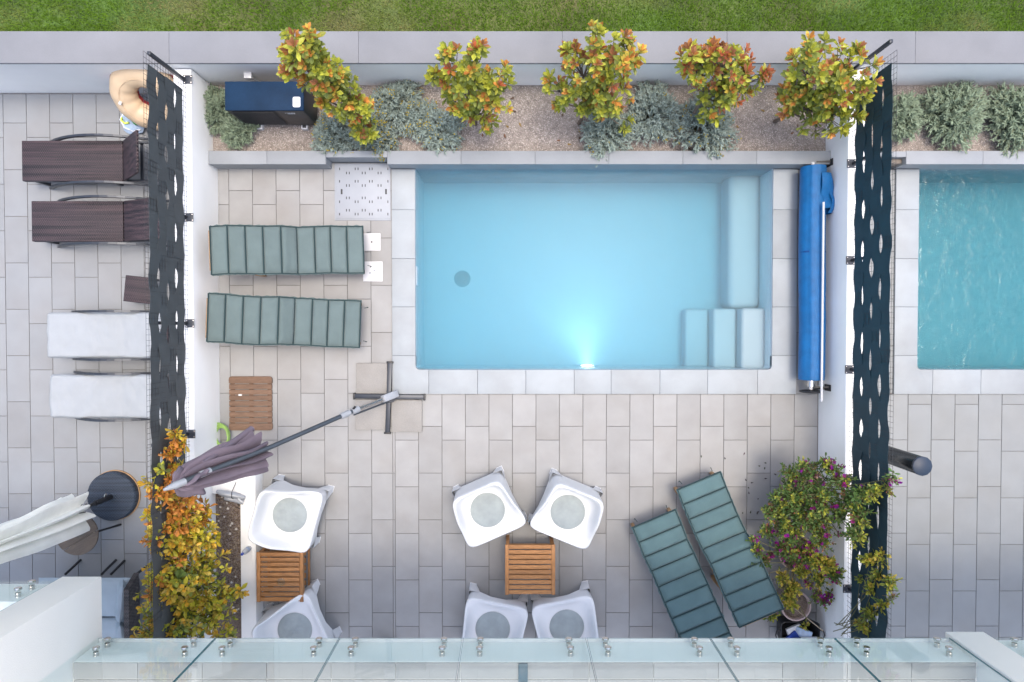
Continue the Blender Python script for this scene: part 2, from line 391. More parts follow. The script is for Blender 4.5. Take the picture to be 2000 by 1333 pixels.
# planters
def slab_row(parent, name, mat, x0, x1, y0, y1, z0, z1, step):
    n = max(1, round((x1-x0)/step))
    for i in range(n):
        a, c = x0+(x1-x0)*i/n, x0+(x1-x0)*(i+1)/n
        MB().box(a+.0015, c-.0015, y0, y1, z0, z1).build(name, mat, parent, bevel=.003)
zS, LH = .13, .28
xh0, xh1 = PX(648, 0, 320), PX(764, 0, 320)
X_e = X_wr
pl = thing('planter_ledge', 'grey stone planter ledge running along the head of the main pool', 'planter', (0, 0, 0))
for (a, c, yf) in ((X_wl+.002, xh0, Y_ledge), (xh0, xh1, Y_hatch), (xh1, X_e-.002, Y_ledge)):
    MB().box(a, c, yf+.006, Y_led_in-.006, -1.0, LH-.03).build('ledge_wall', LEDGE, pl, smooth=False)
    slab_row(pl, 'ledge_slab', LEDGE, a, c, yf, Y_led_in, LH-.03, LH, .92)
pr = thing('planter_ledge', 'grey stone planter ledge at the head of the right pool', 'planter', (0, 0, 0))
xr0 = PX(1770, LH, 305)
MB().box(xr0, XFR, Y_ledge+.006, Y_led_in-.006, -1.0, LH-.03).build('ledge_wall', LEDGE, pr, smooth=False)
slab_row(pr, 'ledge_slab', LEDGE, xr0, XFR, Y_ledge, Y_led_in, LH-.03, LH, .92)
MB().box(X_wr_out+.002, xr0-.002, Y_ledge+.09, Y_led_in-.006, -.2, LH-.002).build('ledge_wall', LEDGE, pr, smooth=False)
MB().box(X_wr_out+.004, xr0-.003, Y_ledge+.03, Y_ledge+.085, -.0, LH-.09).build('end_block', M('brown_stone', (.19, .165, .14), .8, .2, 12), pr, bevel=.004)
tag(MB().box(X_wl, X_e, Y_led_in-.02, Y_bf+.03, -.3, zS).build('planting_bed', SOIL, smooth=False), kind='structure')
tag(MB().box(X_wr_out, XFR, Y_led_in-.02, Y_bf+.03, -.3, zS).build('right_planting_bed', SOIL, smooth=False), kind='structure')
def pebbles(name, label, x0, x1, y0, y1, z, n, seed, pal, s0=.006, s1=.014):
    b = MB(); rg = random.Random(seed)
    for i in range(n):
        x, y = rg.uniform(x0, x1), rg.uniform(y0, y1); s = rg.uniform(s0, s1); a = rg.uniform(0, 6.28); c = rg.choice(pal); q = rg.uniform(.75, 1.25)
        e = rg.uniform(.6, 1)
        vs = [(x+s*math.cos(a+k*1.2566)*(1 if k % 2 else e), y+s*math.sin(a+k*1.2566)*e, z+.001) for k in range(5)]+[(x, y, z+s*rg.uniform(.5, .9))]
        b.add(vs, [(0, 1, 5), (1, 2, 5), (2, 3, 5), (3, 4, 5), (4, 0, 5)], 0, tuple(v*q for v in c))
    return tag(b.build(name, PEB, smooth=False), label, 'gravel', kind='stuff')
pal = [(.44, .39, .355), (.39, .34, .305), (.50, .45, .42), (.33, .28, .25), (.42, .38, .35)]
pebbles('gravel', 'pinkish beige gravel in the planter above the pool', X_wl+.01, X_e-.01, Y_led_in, Y_bf-.005, zS, 34000, 1, pal, .004, .010)
pebbles('gravel', 'pinkish beige gravel in the right hand planter', X_wr_out+.01, 7.6, Y_led_in, Y_bf-.005, zS, 13000, 2, pal, .004, .010)

# pools ---------------------------------------------------------------
def rounded_rect(x0, x1, y0, y1, r, corners):    # ccw from x0,y0 ; corners: flags for (x0y0,x1y0,x1y1,x0y1)
    pts = []
    for (cx, cy, a0, fl, ox, oy) in ((x0, y0, 180, corners[0], 1, 1), (x1, y0, 270, corners[1], -1, 1), (x1, y1, 0, corners[2], -1, -1), (x0, y1, 90, corners[3], 1, -1)):
        if fl:
            for k in range(7):
                t = R(a0+15*k); pts.append((cx+ox*r+r*math.cos(t), cy+oy*r+r*math.sin(t)))
        else: pts.append((cx, cy))
    return pts
zF, zW, zC = -.84, -.018, .03
def prism(b, pts, z0, z1, mat=0, top=True, bot=True, inward=False):
    n = len(pts); vs = [(x, y, z0) for x, y in pts]+[(x, y, z1) for x, y in pts]
    fs = [((i+1) % n, i, n+i, n+(i+1) % n) if inward else (i, (i+1) % n, n+(i+1) % n, n+i) for i in range(n)]
    if top: fs.append(tuple(range(n, 2*n)))
    if bot: fs.append(tuple(range(n)) if inward else tuple(range(n-1, -1, -1)))
    b.add(vs, fs, mat)
def pool(label, x0, x1, xo0, xo1, wlabel, scat, absorb, joints_b, right=True):
    t = thing('swimming_pool', label, 'pool', ((x0+x1)/2, (pyi0+Y_ledge)/2, zF))
    T = Vector((-(x0+x1)/2, -(pyi0+Y_ledge)/2, -zF)); r = .05
    pts = rounded_rect(x0, x1, pyi0, Y_ledge+.05, r, (1, 1, 0, 0))
    pts = [(x+T.x, y+T.y) for x, y in pts]
    b = MB(); prism(b, pts, 0, zC-.012-zF, top=False, bot=False, inward=True); b.add([(x, y, 0) for x, y in pts], [tuple(range(len(pts)))], 1)
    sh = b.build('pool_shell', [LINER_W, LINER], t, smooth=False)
    # coping
    def cop(a, c, d, e):
        o = MB(); o.box(a+.0015+T.x, c-.0015+T.x, d+.0015+T.y, e-.0015+T.y, -.03-zF, zC-zF); o.build('coping_slab', STONE, t, bevel=.004)
    ys = [PY(p) for p in (331.5, 411, 506, 600, 695)]
    ys[0] = Y_ledge-.001
    for i in range(4): cop(xo0, x0, ys[i+1], ys[i])
    if right:
        for i in range(4): cop(x1, xo1, ys[i+1], ys[i])
    xs = [PX(p, 0, 745) for p in joints_b]
    def corner(xa_, xb_, ya_, yb_, inner, sx):    # coping corner with a rounded inside corner
        # L-shaped outline
        ix, iy = inner; pts = []
        if sx < 0: outline = [(xa_, ya_), (xb_, ya_), (xb_, iy)]
        else: outline = [(xb_, ya_), (xa_, ya_), (xa_, iy)]
        arc = [(ix-sx*0+(-sx)*r*0 + (-sx)*(r-r*math.cos(R(a)))*-1*-1, iy+r-r*math.sin(R(a))) for a in ()]
        k = []
        for a in range(0, 91, 15):
            k.append((ix - sx*r + sx*r*math.sin(R(a)), iy + r - r*math.cos(R(a))))
        out = outline + k + ([(ix, yb_), (xa_, yb_)] if sx < 0 else [(ix, yb_), (xb_, yb_)])
        if sx > 0: out = out[::-1]
        o = MB(); n = len(out)
        out = [(x+T.x, y+T.y) for x, y in out]
        prism(o, out, -.03-zF, zC-zF); o.build('coping_slab', STONE, t, bevel=.003)
    corner(xo0+.0015, xs[0]-.0015, pyo0+.0015, ys[4]-.0015, (x0, pyi0), -1)
    for i in range(len(xs)-1): cop(xs[i], xs[i+1], pyo0, pyi0)
    if right: corner(xs[-1]+.0015, xo1-.0015, pyo0+.0015, ys[4]-.0015, (x1, pyi0), 1)
    # water body
    w_ = MB(); prism(w_, [((x+T.x) if 0 else x, y) for x, y in rounded_rect(x0+.002, x1-.002, pyi0+.002, Y_ledge+.04, r, (1, 1, 0, 0))], zF+.003, zW)
    wm = clear_mat('pool_water', (1, 1, 1), 1.30, .32 if right else .06, .05 if right else .6, 4 if right else 6)
    n = wm.node_tree.nodes; L = wm.node_tree.links
    va = n.new('ShaderNodeVolumeAbsorption'); va.inputs[0].default_value = (*absorb[0], 1); va.inputs[1].default_value = absorb[1]
    if scat:
        vs = n.new('ShaderNodeVolumeScatter'); vs.inputs[0].default_value = (.60, .90, 1, 1); vs.inputs[1].default_value = scat; vs.inputs[2].default_value = .3
        ad = n.new('ShaderNodeAddShader'); L.new(va.outputs[0], ad.inputs[0]); L.new(vs.outputs[0], ad.inputs[1]); L.new(ad.outputs[0], n['Material Output'].inputs[1])
    else: L.new(va.outputs[0], n['Material Output'].inputs[1])
    tag(w_.build('pool_water', wm, smooth=False), wlabel, 'water', kind='structure')
    return t, T
jb = [838, 933, 1027, 1121, 1193, 1288, 1381, 1478]
pt, PT = pool('rectangular swimming pool with white coping, corner steps and a lit lamp', pxi0, pxi1, pxo0, pxo1, 'clear light blue water', .55, ((.04, .80, .96), 1.05), jb)
qx1 = 9.6
qt, QT = pool('right hand swimming pool with turquoise water behind the petrol screen', qxi0, qx1, qxo0, qx1+.3, 'rippled turquoise water', .30, ((.08, .70, .75), 1.15), [1819, 1913, 2007, 2100, 2200], right=False)
# steps + bench in the main pool
def in_pool(name, x0, x1, y0, y1, z1, bev=.045):
    MB().box(x0+PT.x, x1+PT.x, y0+PT.y, y1+PT.y, .002, z1-zF).build(name, LINER_S, pt, bevel=bev, seg=4)
zst = (-.60, -.40, -.22)
ex = [PX(1338, -.60, 660), PX(1393, -.40, 660), PX(1448, -.22, 660)]
yst = PY(603, -.4, 1400)
in_pool('step', ex[0], ex[1], pyi0-.01, yst, zst[0]); in_pool('step', ex[1]+.002, ex[2], pyi0-.01, yst, zst[1]); in_pool('step', ex[2]+.002, pxi1+.01, pyi0-.01, yst, zst[2])
in_pool('bench', PX(1424, -.4, 460), pxi1+.01, yst+.002, Y_ledge+.05, -.40, .09)
dx, dy = P(903, 545, zF)
dr = MB(); dr.lathe([(.115, .001), (.115, .010), (.10, .016), (.085, .016)], 28, (0, 0, 0), close=False); dr.lathe([(.085, .006), (.02, .02), (.0, .021)], 28, close=False)
drain = dr.build('floor_drain', M('drain_plastic', (.06, .16, .19), .5), pt, (dx+PT.x, dy+PT.y, .004))
for k in range(16):
    a = k*math.pi/8; rr = .062 if k % 2 else .038
    MB().box(-.016, .016, -.0045, .0045, .012, .0165, M=Matrix.Translation((rr*math.cos(a), rr*math.sin(a), 0)) @ RZ(a)).build('drain_slot', BLACK, drain, smooth=False)
# skimmer slot
sy = PY(540, -.15, 812)
MB().box(pxi0+PT.x+.001, pxi0+PT.x+.006, sy-.12+PT.y, sy+.12+PT.y, -.20-zF, -.03-zF).build('skimmer_mouth', WHITE_M, pt, bevel=.002)
# underwater lamp
lx = PX(1147, -.35, 717)
EM = bpy.data.materials.new('lamp_glow'); EM.use_nodes = True; eb = EM.node_tree.nodes['Principled BSDF']; eb.inputs['Emission Color'].default_value = (.85, .97, 1, 1); eb.inputs['Emission Strength'].default_value = 14; eb.inputs['Base Color'].default_value = (.9, .95, 1, 1)
Ml = Matrix.Translation((lx+PT.x, pyi0+PT.y+.001, -.36-zF)) @ Matrix.Rotation(R(-90), 4, 'X')
lb = MB(); lb.lathe([(.105, 0), (.105, .02), (.09, .03), (.086, .03)], 28, M=Ml, close=False); lamp = lb.build('lamp_ring', WHITE_PL, pt)
lb = MB(); lb.lathe([(.086, .02), (.05, .034), (.001, .038)], 28, M=Ml, close=False); lb.build('lamp_lens', EM, lamp)
ld = bpy.data.lights.new('pool_lamp', 'SPOT'); lo = bpy.data.objects.new('pool_lamp', ld); C.objects.link(lo)
ld.energy = 16; ld.spot_size = R(104); ld.spot_blend = 1; ld.color = (1, .74, .68); ld.shadow_soft_size = .09
lo.location = (lx, pyi0+.07, -.36); lo.rotation_euler = Vector((-.08, 1, -.42)).to_track_quat('-Z', 'Y').to_euler()

# hatch + lids
hx0, hx1, hy0, hy1 = PX(653.5, .01, 375), PX(763, .01, 375), PY(431, .01), PY(320, .01)
ht = thing('access_hatch', 'large pale metal access hatch with small slots beside the pool', 'hatch', ((hx0+hx1)/2, (hy0+hy1)/2, 0))
hwid, hhei = (hx1-hx0)/2, (hy1-hy0)/2
MB().box(-hwid, hwid, -hhei, hhei, .001, .008).build('hatch_frame', GALV, ht, bevel=.002)
pan = MB().box(-hwid+.022, hwid-.004, -hhei+.022, hhei-.012, .008, .014).build('hatch_panel', GALV, ht, bevel=.003)
def hp(px, py): return ((px-640*1)/1, py)
def hpos(cx, cy):      # crop pixels of the hatch -> local
    x, y = P(640+cx/9.521, 300+cy/9.521, .014); return x-(hx0+hx1)/2, y-(hy0+hy1)/2
slots = []
for cy in (288, 520, 900, 1130): slots += [(222, cy), (512, cy), (565, cy), (778, cy), (828, cy), (1120, cy)]
for cy in (365, 598, 828, 1058): slots += [(350, cy), (402, cy), (643, cy), (698, cy), (938, cy), (992, cy)]
for cx, cy in slots:
    x, y = hpos(cx, cy); MB().box(x-.0055, x+.0055, y-.016, y+.016, .0125, .0148).build('slot', BLACK, pan, smooth=False)
for cx in (260, 1085):
    x, y = hpos(cx, 712); MB().box(x-.011, x+.011, y-.033, y+.033, .0125, .0155).build('grip_slot', BLACK, pan, bevel=.004)
def lid(px0, px1, py0, py1, label, holes):
    a, c, d, e = PX(px0, .01, py0), PX(px1, .01, py0), PY(py1, .01), PY(py0, .01)
    t = thing('skimmer_lid', label, 'lid', ((a+c)/2, (d+e)/2, 0), group='square white pool lids in the paving')
    MB().box(-(c-a)/2, (c-a)/2, -(e-d)/2, (e-d)/2, .0012, .008).build('plate', WHITE_M, t, bevel=.003)
    for hx, hy, hr, hm in holes: MB().lathe([(hr, .005), (hr, .0095), (hr*.7, .0105)], 14, (hx, hy, 0)).build('plug', hm, t)
lid(709, 743, 456, 490, 'square white lid with a single black dot next to pool coping', [(0, 0, .011, BLACK)])
lid(709, 747, 511, 550, 'square white lid with two pale plugs next to pool coping', [(-.035, -.02, .012, GALV), (.02, .012, .012, GALV)])

# ================================================================== BALCONY ON ADDED COLUMNS
zB = 3.02
Yg = PY(1247, zB)
Ys = Yg-.04
zT = PV(1000, 1293, Ys)[1]
house = thing('balcony', 'white balcony slab with cream fin walls along the lower picture edge', 'balcony', (0, Ys-1.8, 0))
def hb(name, m, x0, x1, y0, y1, z0, z1, parent=house, **k): return MB().box(x0, x1, y0-(Ys-1.8), y1-(Ys-1.8), z0, z1).build(name, m, parent, **k)
xf1, xf0 = PX(196, zB-.05, 1128), PX(119, zB-.05, 1128); Yfl = PY(1128, zB-.05)
xr_0, xr_1 = PX(1849, zB-.05, 1236), PX(1924, zB-.05, 1236); Yfr = PY(1236, zB-.05)
hb('balcony_slab', BALC, xf1+.003, XFR, Ys-1.7, Ys, zB-.05, zT, smooth=False)
hb('slab_drip_edge', WHITE_M, xf1+.004, xr_0-.003, Ys+.003, Ys+.03, zB-.022, zB-.010, smooth=False)
Yl = PY(1136, zB); Ysl = Yl-.04
hb('balcony_slab', BALC, -9, xf0-.003, Ys-1.7, Ysl, zB-.05, zT, smooth=False)
hb('fin_wall', PLASTER2, xf0, xf1, Ys-1.7, Yfl, zB-.07, zB+1.75, bevel=.006)
hb('fin_wall', PLASTER2, xr_0, xr_1, Ys-1.7, Yfr, zB-.07, zB+1.75, bevel=.006)
yk = PV(1000, 1329, 1) and P(1000, 1329, zT+.03)[1]
n = 14
for i in range(n):       # coping stones along the slab edge, then floor tiles
    a = xf1+.01+(xr_0-xf1-.02)*i/n; c = xf1+.01+(xr_0-xf1-.02)*(i+1)/n
    hb('edge_tile', BALC_F, a+.002, c-.002, yk, Ys-.004, zT, zT+.012, smooth=False)
    for j in range(2): hb('floor_tile', BALC_F, a+.002, c-.002, yk-.004-(j+1)*.45, yk-.008-j*.45, zT, zT+.010, smooth=False)
for xc in (-7.5, -1.6, 2.2, 8.6): hb('added_column', PLASTER2, xc-.11, xc+.11, Ys-1.6, Ys-1.38, -.3, zB-.052, bevel=.006)  # unseen, added columns; back left open so daylight reaches the near paving
# glass balustrade panels with standoffs
def standoff(parent, x, z, y0):
    Mx = Matrix.Translation((x, y0, z)) @ Matrix.Rotation(R(-90), 4, 'X')
    b = MB(); b.lathe([(.021, -.0385), (.021, -.006)], 18, M=Mx); b.lathe([(.026, .014), (.028, .018), (.028, .030), (.024, .034)], 20, M=Mx); b.build('standoff', STEEL, parent)
def balustrade(label, xs_, Y):
    t = thing('glass_balustrade', label, 'balustrade', ((xs_[0]+xs_[-1])/2, Y, zB)); cx = t.location.x
    for x0, x1 in zip(xs_, xs_[1:]):
        h = (x1-x0)/2-.006
        g = MB().box(-h, h, -.006, .006, 0, 1.45).build('glass_pane', GLASSY, t, ((x0+x1)/2-cx, 0, 0), smooth=False)
        e = MB(); e.box(-h-.0012, -h, -.0055, .0055, 0, 1.45); e.box(h, h+.0012, -.0055, .0055, 0, 1.45); e.build('edge', GLASS_EDGE, g, smooth=False)
        for s in (-1, 1):
            for z in (.070, .225): standoff(g, s*(h-.145), z, 0)
gx = [PX(p, zB, 1250) for p in (182, 421, 663, 904, 1145, 1387, 1630)] + [xr_0-.004]
gx[0] += .01
balustrade('long clear glass balustrade of seven panes along the middle balcony', gx, Yg)
balustrade('clear glass balustrade pane in the bottom right corner, right of the narrow fin wall', [xr_1+.01, xr_1+1.1], Yg)
balustrade('clear glass balustrade pane of the left balcony over the cream parasol', [xf0-1.12, xf0-.012], Yl)
bp_ = PX(1021.5, zT, 1310)
fo = thing('balcony_bracket', 'small dark blue metal bracket behind the middle of the balcony glass', 'bracket', (bp_, PY(1313, zT+.02), zT+.012))
MB().box(-.037, .037, -.075, .07, 0, .02).build('plate', M('blue_grey_metal', (.05, .10, .13), .5, .1), fo, bevel=.003)
MB().tube([(0, -.09, .0), (0, -.11, .5)], .016, 10).build('stem', METAL_D, fo)

# ================================================================== SCREENS
def screen(xm, sgn, mat, y_top, y_bot, label, brackets, amp, seed, gapf):
    t = thing('privacy_screen', label, 'screen', (xm, 0, WH), group='banded wire privacy screens')
    rg = random.Random(seed); hz0, hz1 = .03, .94
    b = MB(); r = .0014
    ny = int((y_top-y_bot)/.057)
    for i in range(ny+1):
        y = y_bot+(y_top-y_bot)*i/ny
        b.beam((0, y, hz0-.02), (0, y, hz1+.006), r*1.8, r*1.8)
    for k in range(17):
        z = hz0+(hz1-hz0)*k/16
        b.beam((-.003*sgn, y_bot, z), (-.003*sgn, y_top, z), r*1.8, r*1.8)
    b.build('wire_mesh', WIRE, t, smooth=False)
    zb0, zb1 = .115, .865; nb = 4; hgt = (zb1-zb0)/nb; per = .50
    ph = [rg.uniform(0, 6.28) for _ in range(nb+1)]
    N = int((y_top-.1-y_bot)/.022)
    def edge(k, y, side):
        s = math.sin(2*math.pi*y/per*(1+.04*nz(k*3.1, y*.3)) + ph[k])
        s = s
        a = amp*(.65+.7*abs(nz(y*.7, k*7.3, seed))*2)
        base = zb0+hgt*k
        if k in (0, nb): return base+s*.011
        return base + side*(s*a - amp*gapf) + .5*amp*nz(y*1.7, k*5.5, seed+3)
    for k in range(nb):
        b = MB(); lo_, hi = [], []
        for i in range(N+1):
            y = y_bot+.02+(y_top-.12-y_bot)*i/N
            wq = math.sin(2*math.pi*y/.40+k*math.pi+1.3*nz(y*.8, k*4, seed)); xo = sgn*.0032*math.tanh(4*(wq+.35))+.001*math.sin(y*9+k*2)
            lo_.append((xo, y, edge(k, y, 1))); hi.append((xo+.004*math.sin(y*5+k), y, edge(k+1, y, -1)))
        vs = lo_+hi; n_ = N+1
        fs = [(i, i+1, n_+i+1, n_+i) for i in range(N)]
        d = .0022
        vs2 = [(x-d, y, z) for x, y, z in vs]; o = len(vs)
        fs2 = [tuple(q+o for q in f[::-1]) for f in fs]+[(i+1, i, o+i, o+i+1) for i in range(N)]+[(n_+i, n_+i+1, o+n_+i+1, o+n_+i) for i in range(N)]
        b.add(vs+vs2, fs+fs2); b.build('band', mat, t, smooth=False)
    for (py) in brackets:
        y = PY(py, WH, 365); s = -sgn
        MB().box(s*.035-.018, s*.035+.018, y-.018, y+.018, .006, .775).build('post', METAL_D, t, bevel=.003)
        br = MB().box(-.045, .062, y-.05, y+.05, .001, .007).build('foot_plate', METAL_D, t, bevel=.002)
        for u in (-.028, .048):
            for q in (-.034, .034): MB().lathe([(.008, .006), (.008, .011), (.004, .013)], 8, (u, y+q, 0)).build('bolt', STEEL, br)
xmL = PX(366, WH+.03, 500); xmR = PX(1662, WH+.03, 500)
screen(xmL, 1, SCR_L, PY(100, WH+.94, 280), -4.3, 'privacy screen of charcoal wavy bands on dark wire mesh at the left', (156, 425, 632, 848, 1040, 1200), .031, 4, .14)
screen(xmR, -1, SCR_R, PY(98, WH+.94, 1745), -4.3, 'privacy screen of petrol blue wavy bands on dark wire mesh at the right', (135, 320, 509, 722, 935, 1150), .031, 11, .05)

# ================================================================== GREENERY
def leaf(b, base, d, up, L, W, col, fold=.18, curl=.15):
    d = d.normalized(); s = d.cross(up)
    if s.length < 1e-3: s = d.cross(Vector((1, 0, 0)))
    s.normalize(); n = s.cross(d).normalized()
    p = Vector(base)
    m = p+d*L*.55 - n*fold*W*.45
    vs = [p, p+d*L*.30+s*W*.24+n*fold*W*.2, p+d*L*.66+s*W*.5+n*fold*W*.4-n*curl*L*.15, p+d*L*.9+s*W*.26+n*fold*W*.15-n*curl*L*.6, p+d*L-n*curl*L,
          p+d*L*.9-s*W*.26+n*fold*W*.15-n*curl*L*.6, p+d*L*.66-s*W*.5+n*fold*W*.4-n*curl*L*.15, p+d*L*.30-s*W*.24+n*fold*W*.2, m]
    b.add(vs, [(0, 8, 1), (1, 8, 2), (2, 8, 3), (3, 8, 4), (4, 8, 5), (5, 8, 6), (6, 8, 7), (7, 8, 0)], 0, col)
def rdir(rg, up=0):
    while True:
        v = Vector((rg.uniform(-1, 1), rg.uniform(-1, 1), rg.uniform(-1, 1)))
        if .1 < v.length < 1: v.normalize(); v.z += up; return v.normalized()
def whorl_mesh(name, n, L, W, cols, seed, spread=(20, 80), stem=.07):
    rg = random.Random(seed); b = MB()
    for i in range(n):
        a = i*2.4+rg.uniform(-.3, .3); f = i/max(1, n-1)
        th = R(spread[0]+(spread[1]-spread[0])*(1-f)+rg.uniform(-10, 10))
        d = Vector((math.sin(th)*math.cos(a), math.sin(th)*math.sin(a), math.cos(th)))
        z = -stem*(1-f)
        c = cols[max(0, min(len(cols)-1, int(f*len(cols)+rg.uniform(-1.1, 1.1))))] if len(cols) > 1 else cols[0]
        q = rg.uniform(.75, 1.25)
        leaf(b, (0, 0, z), d, Vector((0, 0, 1)), L*rg.uniform(.75, 1.15)*(1-.25*f), W*rg.uniform(.8, 1.1)*(1-.2*f), tuple(x*q for x in c), .3, rg.uniform(0, .25))
    b.tube([(0, 0, -stem*1.3), (0, 0, .01)], .0025, 4, 0, col=(.2, .14, .06))
    return b.mesh(name, LEAF, smooth=False)
YG, OL, OR, RD, YE, DG, BR = (.43, .44, .06), (.25, .29, .06), (.58, .25, .06), (.45, .12, .05), (.56, .43, .08), (.12, .18, .045), (.36, .16, .075)
PHOT = {
 'green': [whorl_mesh('leaf_whorl', 12, .12, .056, [OL, OL, YG, YG], 10+i) for i in range(3)],
 'gold':  [whorl_mesh('leaf_whorl', 12, .12, .056, [OL, YG, YE, OR], 20+i) for i in range(3)],
 'rust':  [whorl_mesh('leaf_whorl', 12, .12, .054, [YG, YG, OR, BR], 30+i) for i in range(3)],
 'red':   [whorl_mesh('leaf_whorl', 11, .115, .05, [YG, OR, BR, RD], 40+i) for i in range(3)]}
def align(d, rg): return (d.to_track_quat('Z', 'Y').to_matrix() @ Matrix.Rotation(rg.uniform(0, 6.28), 3, 'Z')).to_euler()
def photinia(label, base_px, crown_pts, n, mix, seed, rad=1):
    bx, by = P(*base_px, zS); rg = random.Random(seed)
    t = thing('photinia_tree', label, 'tree', (bx, by, zS), group='small red tipped trees in the planter')
    # crown given as blobs (px, py, z, r)
    blobs = []
    for (px, py, z, r) in crown_pts:
        x, y = P(px, py, z); blobs.append((Vector((x-bx, y-by, z-zS)), r))
    cen = sum((v for v, r in blobs), Vector())/len(blobs)
    low = min(blobs, key=lambda q: q[0].z)[0]
    fork = Vector((cen.x*.45, cen.y*.45, max(.35, low.z*.8)))
    MB().tube([(0, 0, -.05), fork*.4+Vector((.015, -.01, 0)), fork*.75, fork], [.026, .022, .02, .017], 8).build('trunk', BARK, t)
    tw = MB(); tips = []; tot = sum(r**2 for v, r in blobs)
    for v, r in blobs:
        hub = fork.lerp(v, .72)
        tw.tube([fork, fork.lerp(hub, .5)+Vector((rg.uniform(-.04, .04), rg.uniform(-.04, .04), .03)), hub], [.013, .010, .007], 5)
        k = max(3, int(1.3*n*r*r/tot))
        for i in range(k):
            d = rdir(rg, .25); p = v + Vector((d.x*r, d.y*r, d.z*r*.95))*(rg.random()**.38)
            if p.z < .22: p.z = .22+rg.random()*.1
            dd = (p-v*.8-fork*.2); dd = (dd.normalized()+Vector((0, 0, .55))+rdir(rg)*.35).normalized()
            tips.append((p, dd)); mid = hub.lerp(p, .55)+rdir(rg)*.02
            tw.tube([hub, mid, p-dd*.06], [.006, .0045, .003], 4)
    cr = tag(tw.build('crown', BARK, t), 'twiggy crown of yellow green leaves with red and orange tips')
    kinds = [k for k, c in mix for _ in range(c)]
    zt = sorted(p.z for p, d in tips)
    for p, d in tips:
        hi = p.z > zt[int(len(zt)*.55)]
        k = rg.choice(kinds)
        if not hi and k in ('red', 'rust') and rg.random() < .5: k = 'green'
        o = obj('leaf_whorl', rg.choice(PHOT[k]), cr, p, align(d, rg)); s = rg.uniform(.68, 1.05); o.scale = (s, s, s)
photinia('tall slender photinia tree with yellow green leaves leaning over the heat pump', (712, 252),
  [(712, 250, .75, .17), (690, 215, 1.05, .24), (660, 180, 1.35, .26), (625, 140, 1.7, .26), (600, 110, 2.0, .23), (585, 75, 2.25, .14), (565, 130, 1.8, .12)], 105, [('gold', 5), ('green', 4), ('rust', 4), ('red', 1)], 1)
photinia('sparse photinia tree with bare left shoots, second from the heat pump', (928, 243),
  [(925, 215, .8, .26), (890, 200, 1.1, .2), (960, 180, 1.3, .26), (905, 150, 1.5, .24), (925, 110, 1.8, .18), (870, 125, 1.75, .1), (845, 150, 1.6, .06), (980, 150, 1.5, .15), (935, 88, 2.0, .07), (950, 240, .55, .13), (880, 98, 1.9, .07)], 74, [('rust', 4), ('gold', 4), ('green', 5), ('red', 1)], 2)
photinia('broad photinia tree with coppery top at the middle of the pool', (1130, 242),
  [(1160, 205, .8, .3), (1130, 170, 1.2, .26), (1190, 165, 1.3, .3), (1140, 120, 1.7, .28), (1200, 120, 1.7, .28), (1170, 80, 2.0, .17), (1235, 110, 1.7, .16), (1075, 165, 1.2, .14), (1085, 195, .9, .12), (1205, 230, .5, .18)], 110, [('gold', 5), ('green', 4), ('rust', 4), ('red', 2)], 3)
photinia('photinia tree with the reddest shoots, above the shrubs beside the pool bench', (1340, 238),
  [(1385, 190, .95, .27), (1420, 160, 1.3, .3), (1370, 130, 1.55, .26), (1420, 112, 1.8, .24), (1355, 115, 1.7, .18), (1465, 145, 1.5, .2), (1490, 150, 1.5, .12), (1450, 165, 1.2, .18), (1355, 100, 1.95, .1)], 92, [('red', 6), ('rust', 4), ('gold', 3), ('green', 4)], 4)
photinia('bushy golden photinia tree overhanging the end of the petrol screen', (1512, 237),
  [(1590, 210, .9, .3), (1570, 165, 1.2, .3), (1625, 165, 1.45, .3), (1590, 115, 1.75, .26), (1655, 125, 1.75, .26), (1660, 190, 1.3, .26), (1640, 225, 1.0, .22), (1610, 255, .6, .14), (1545, 190, 1.0, .2), (1700, 150, 1.7, .15), (1575, 95, 2.0, .12)], 118, [('gold', 6), ('green', 6), ('rust', 3)], 5)

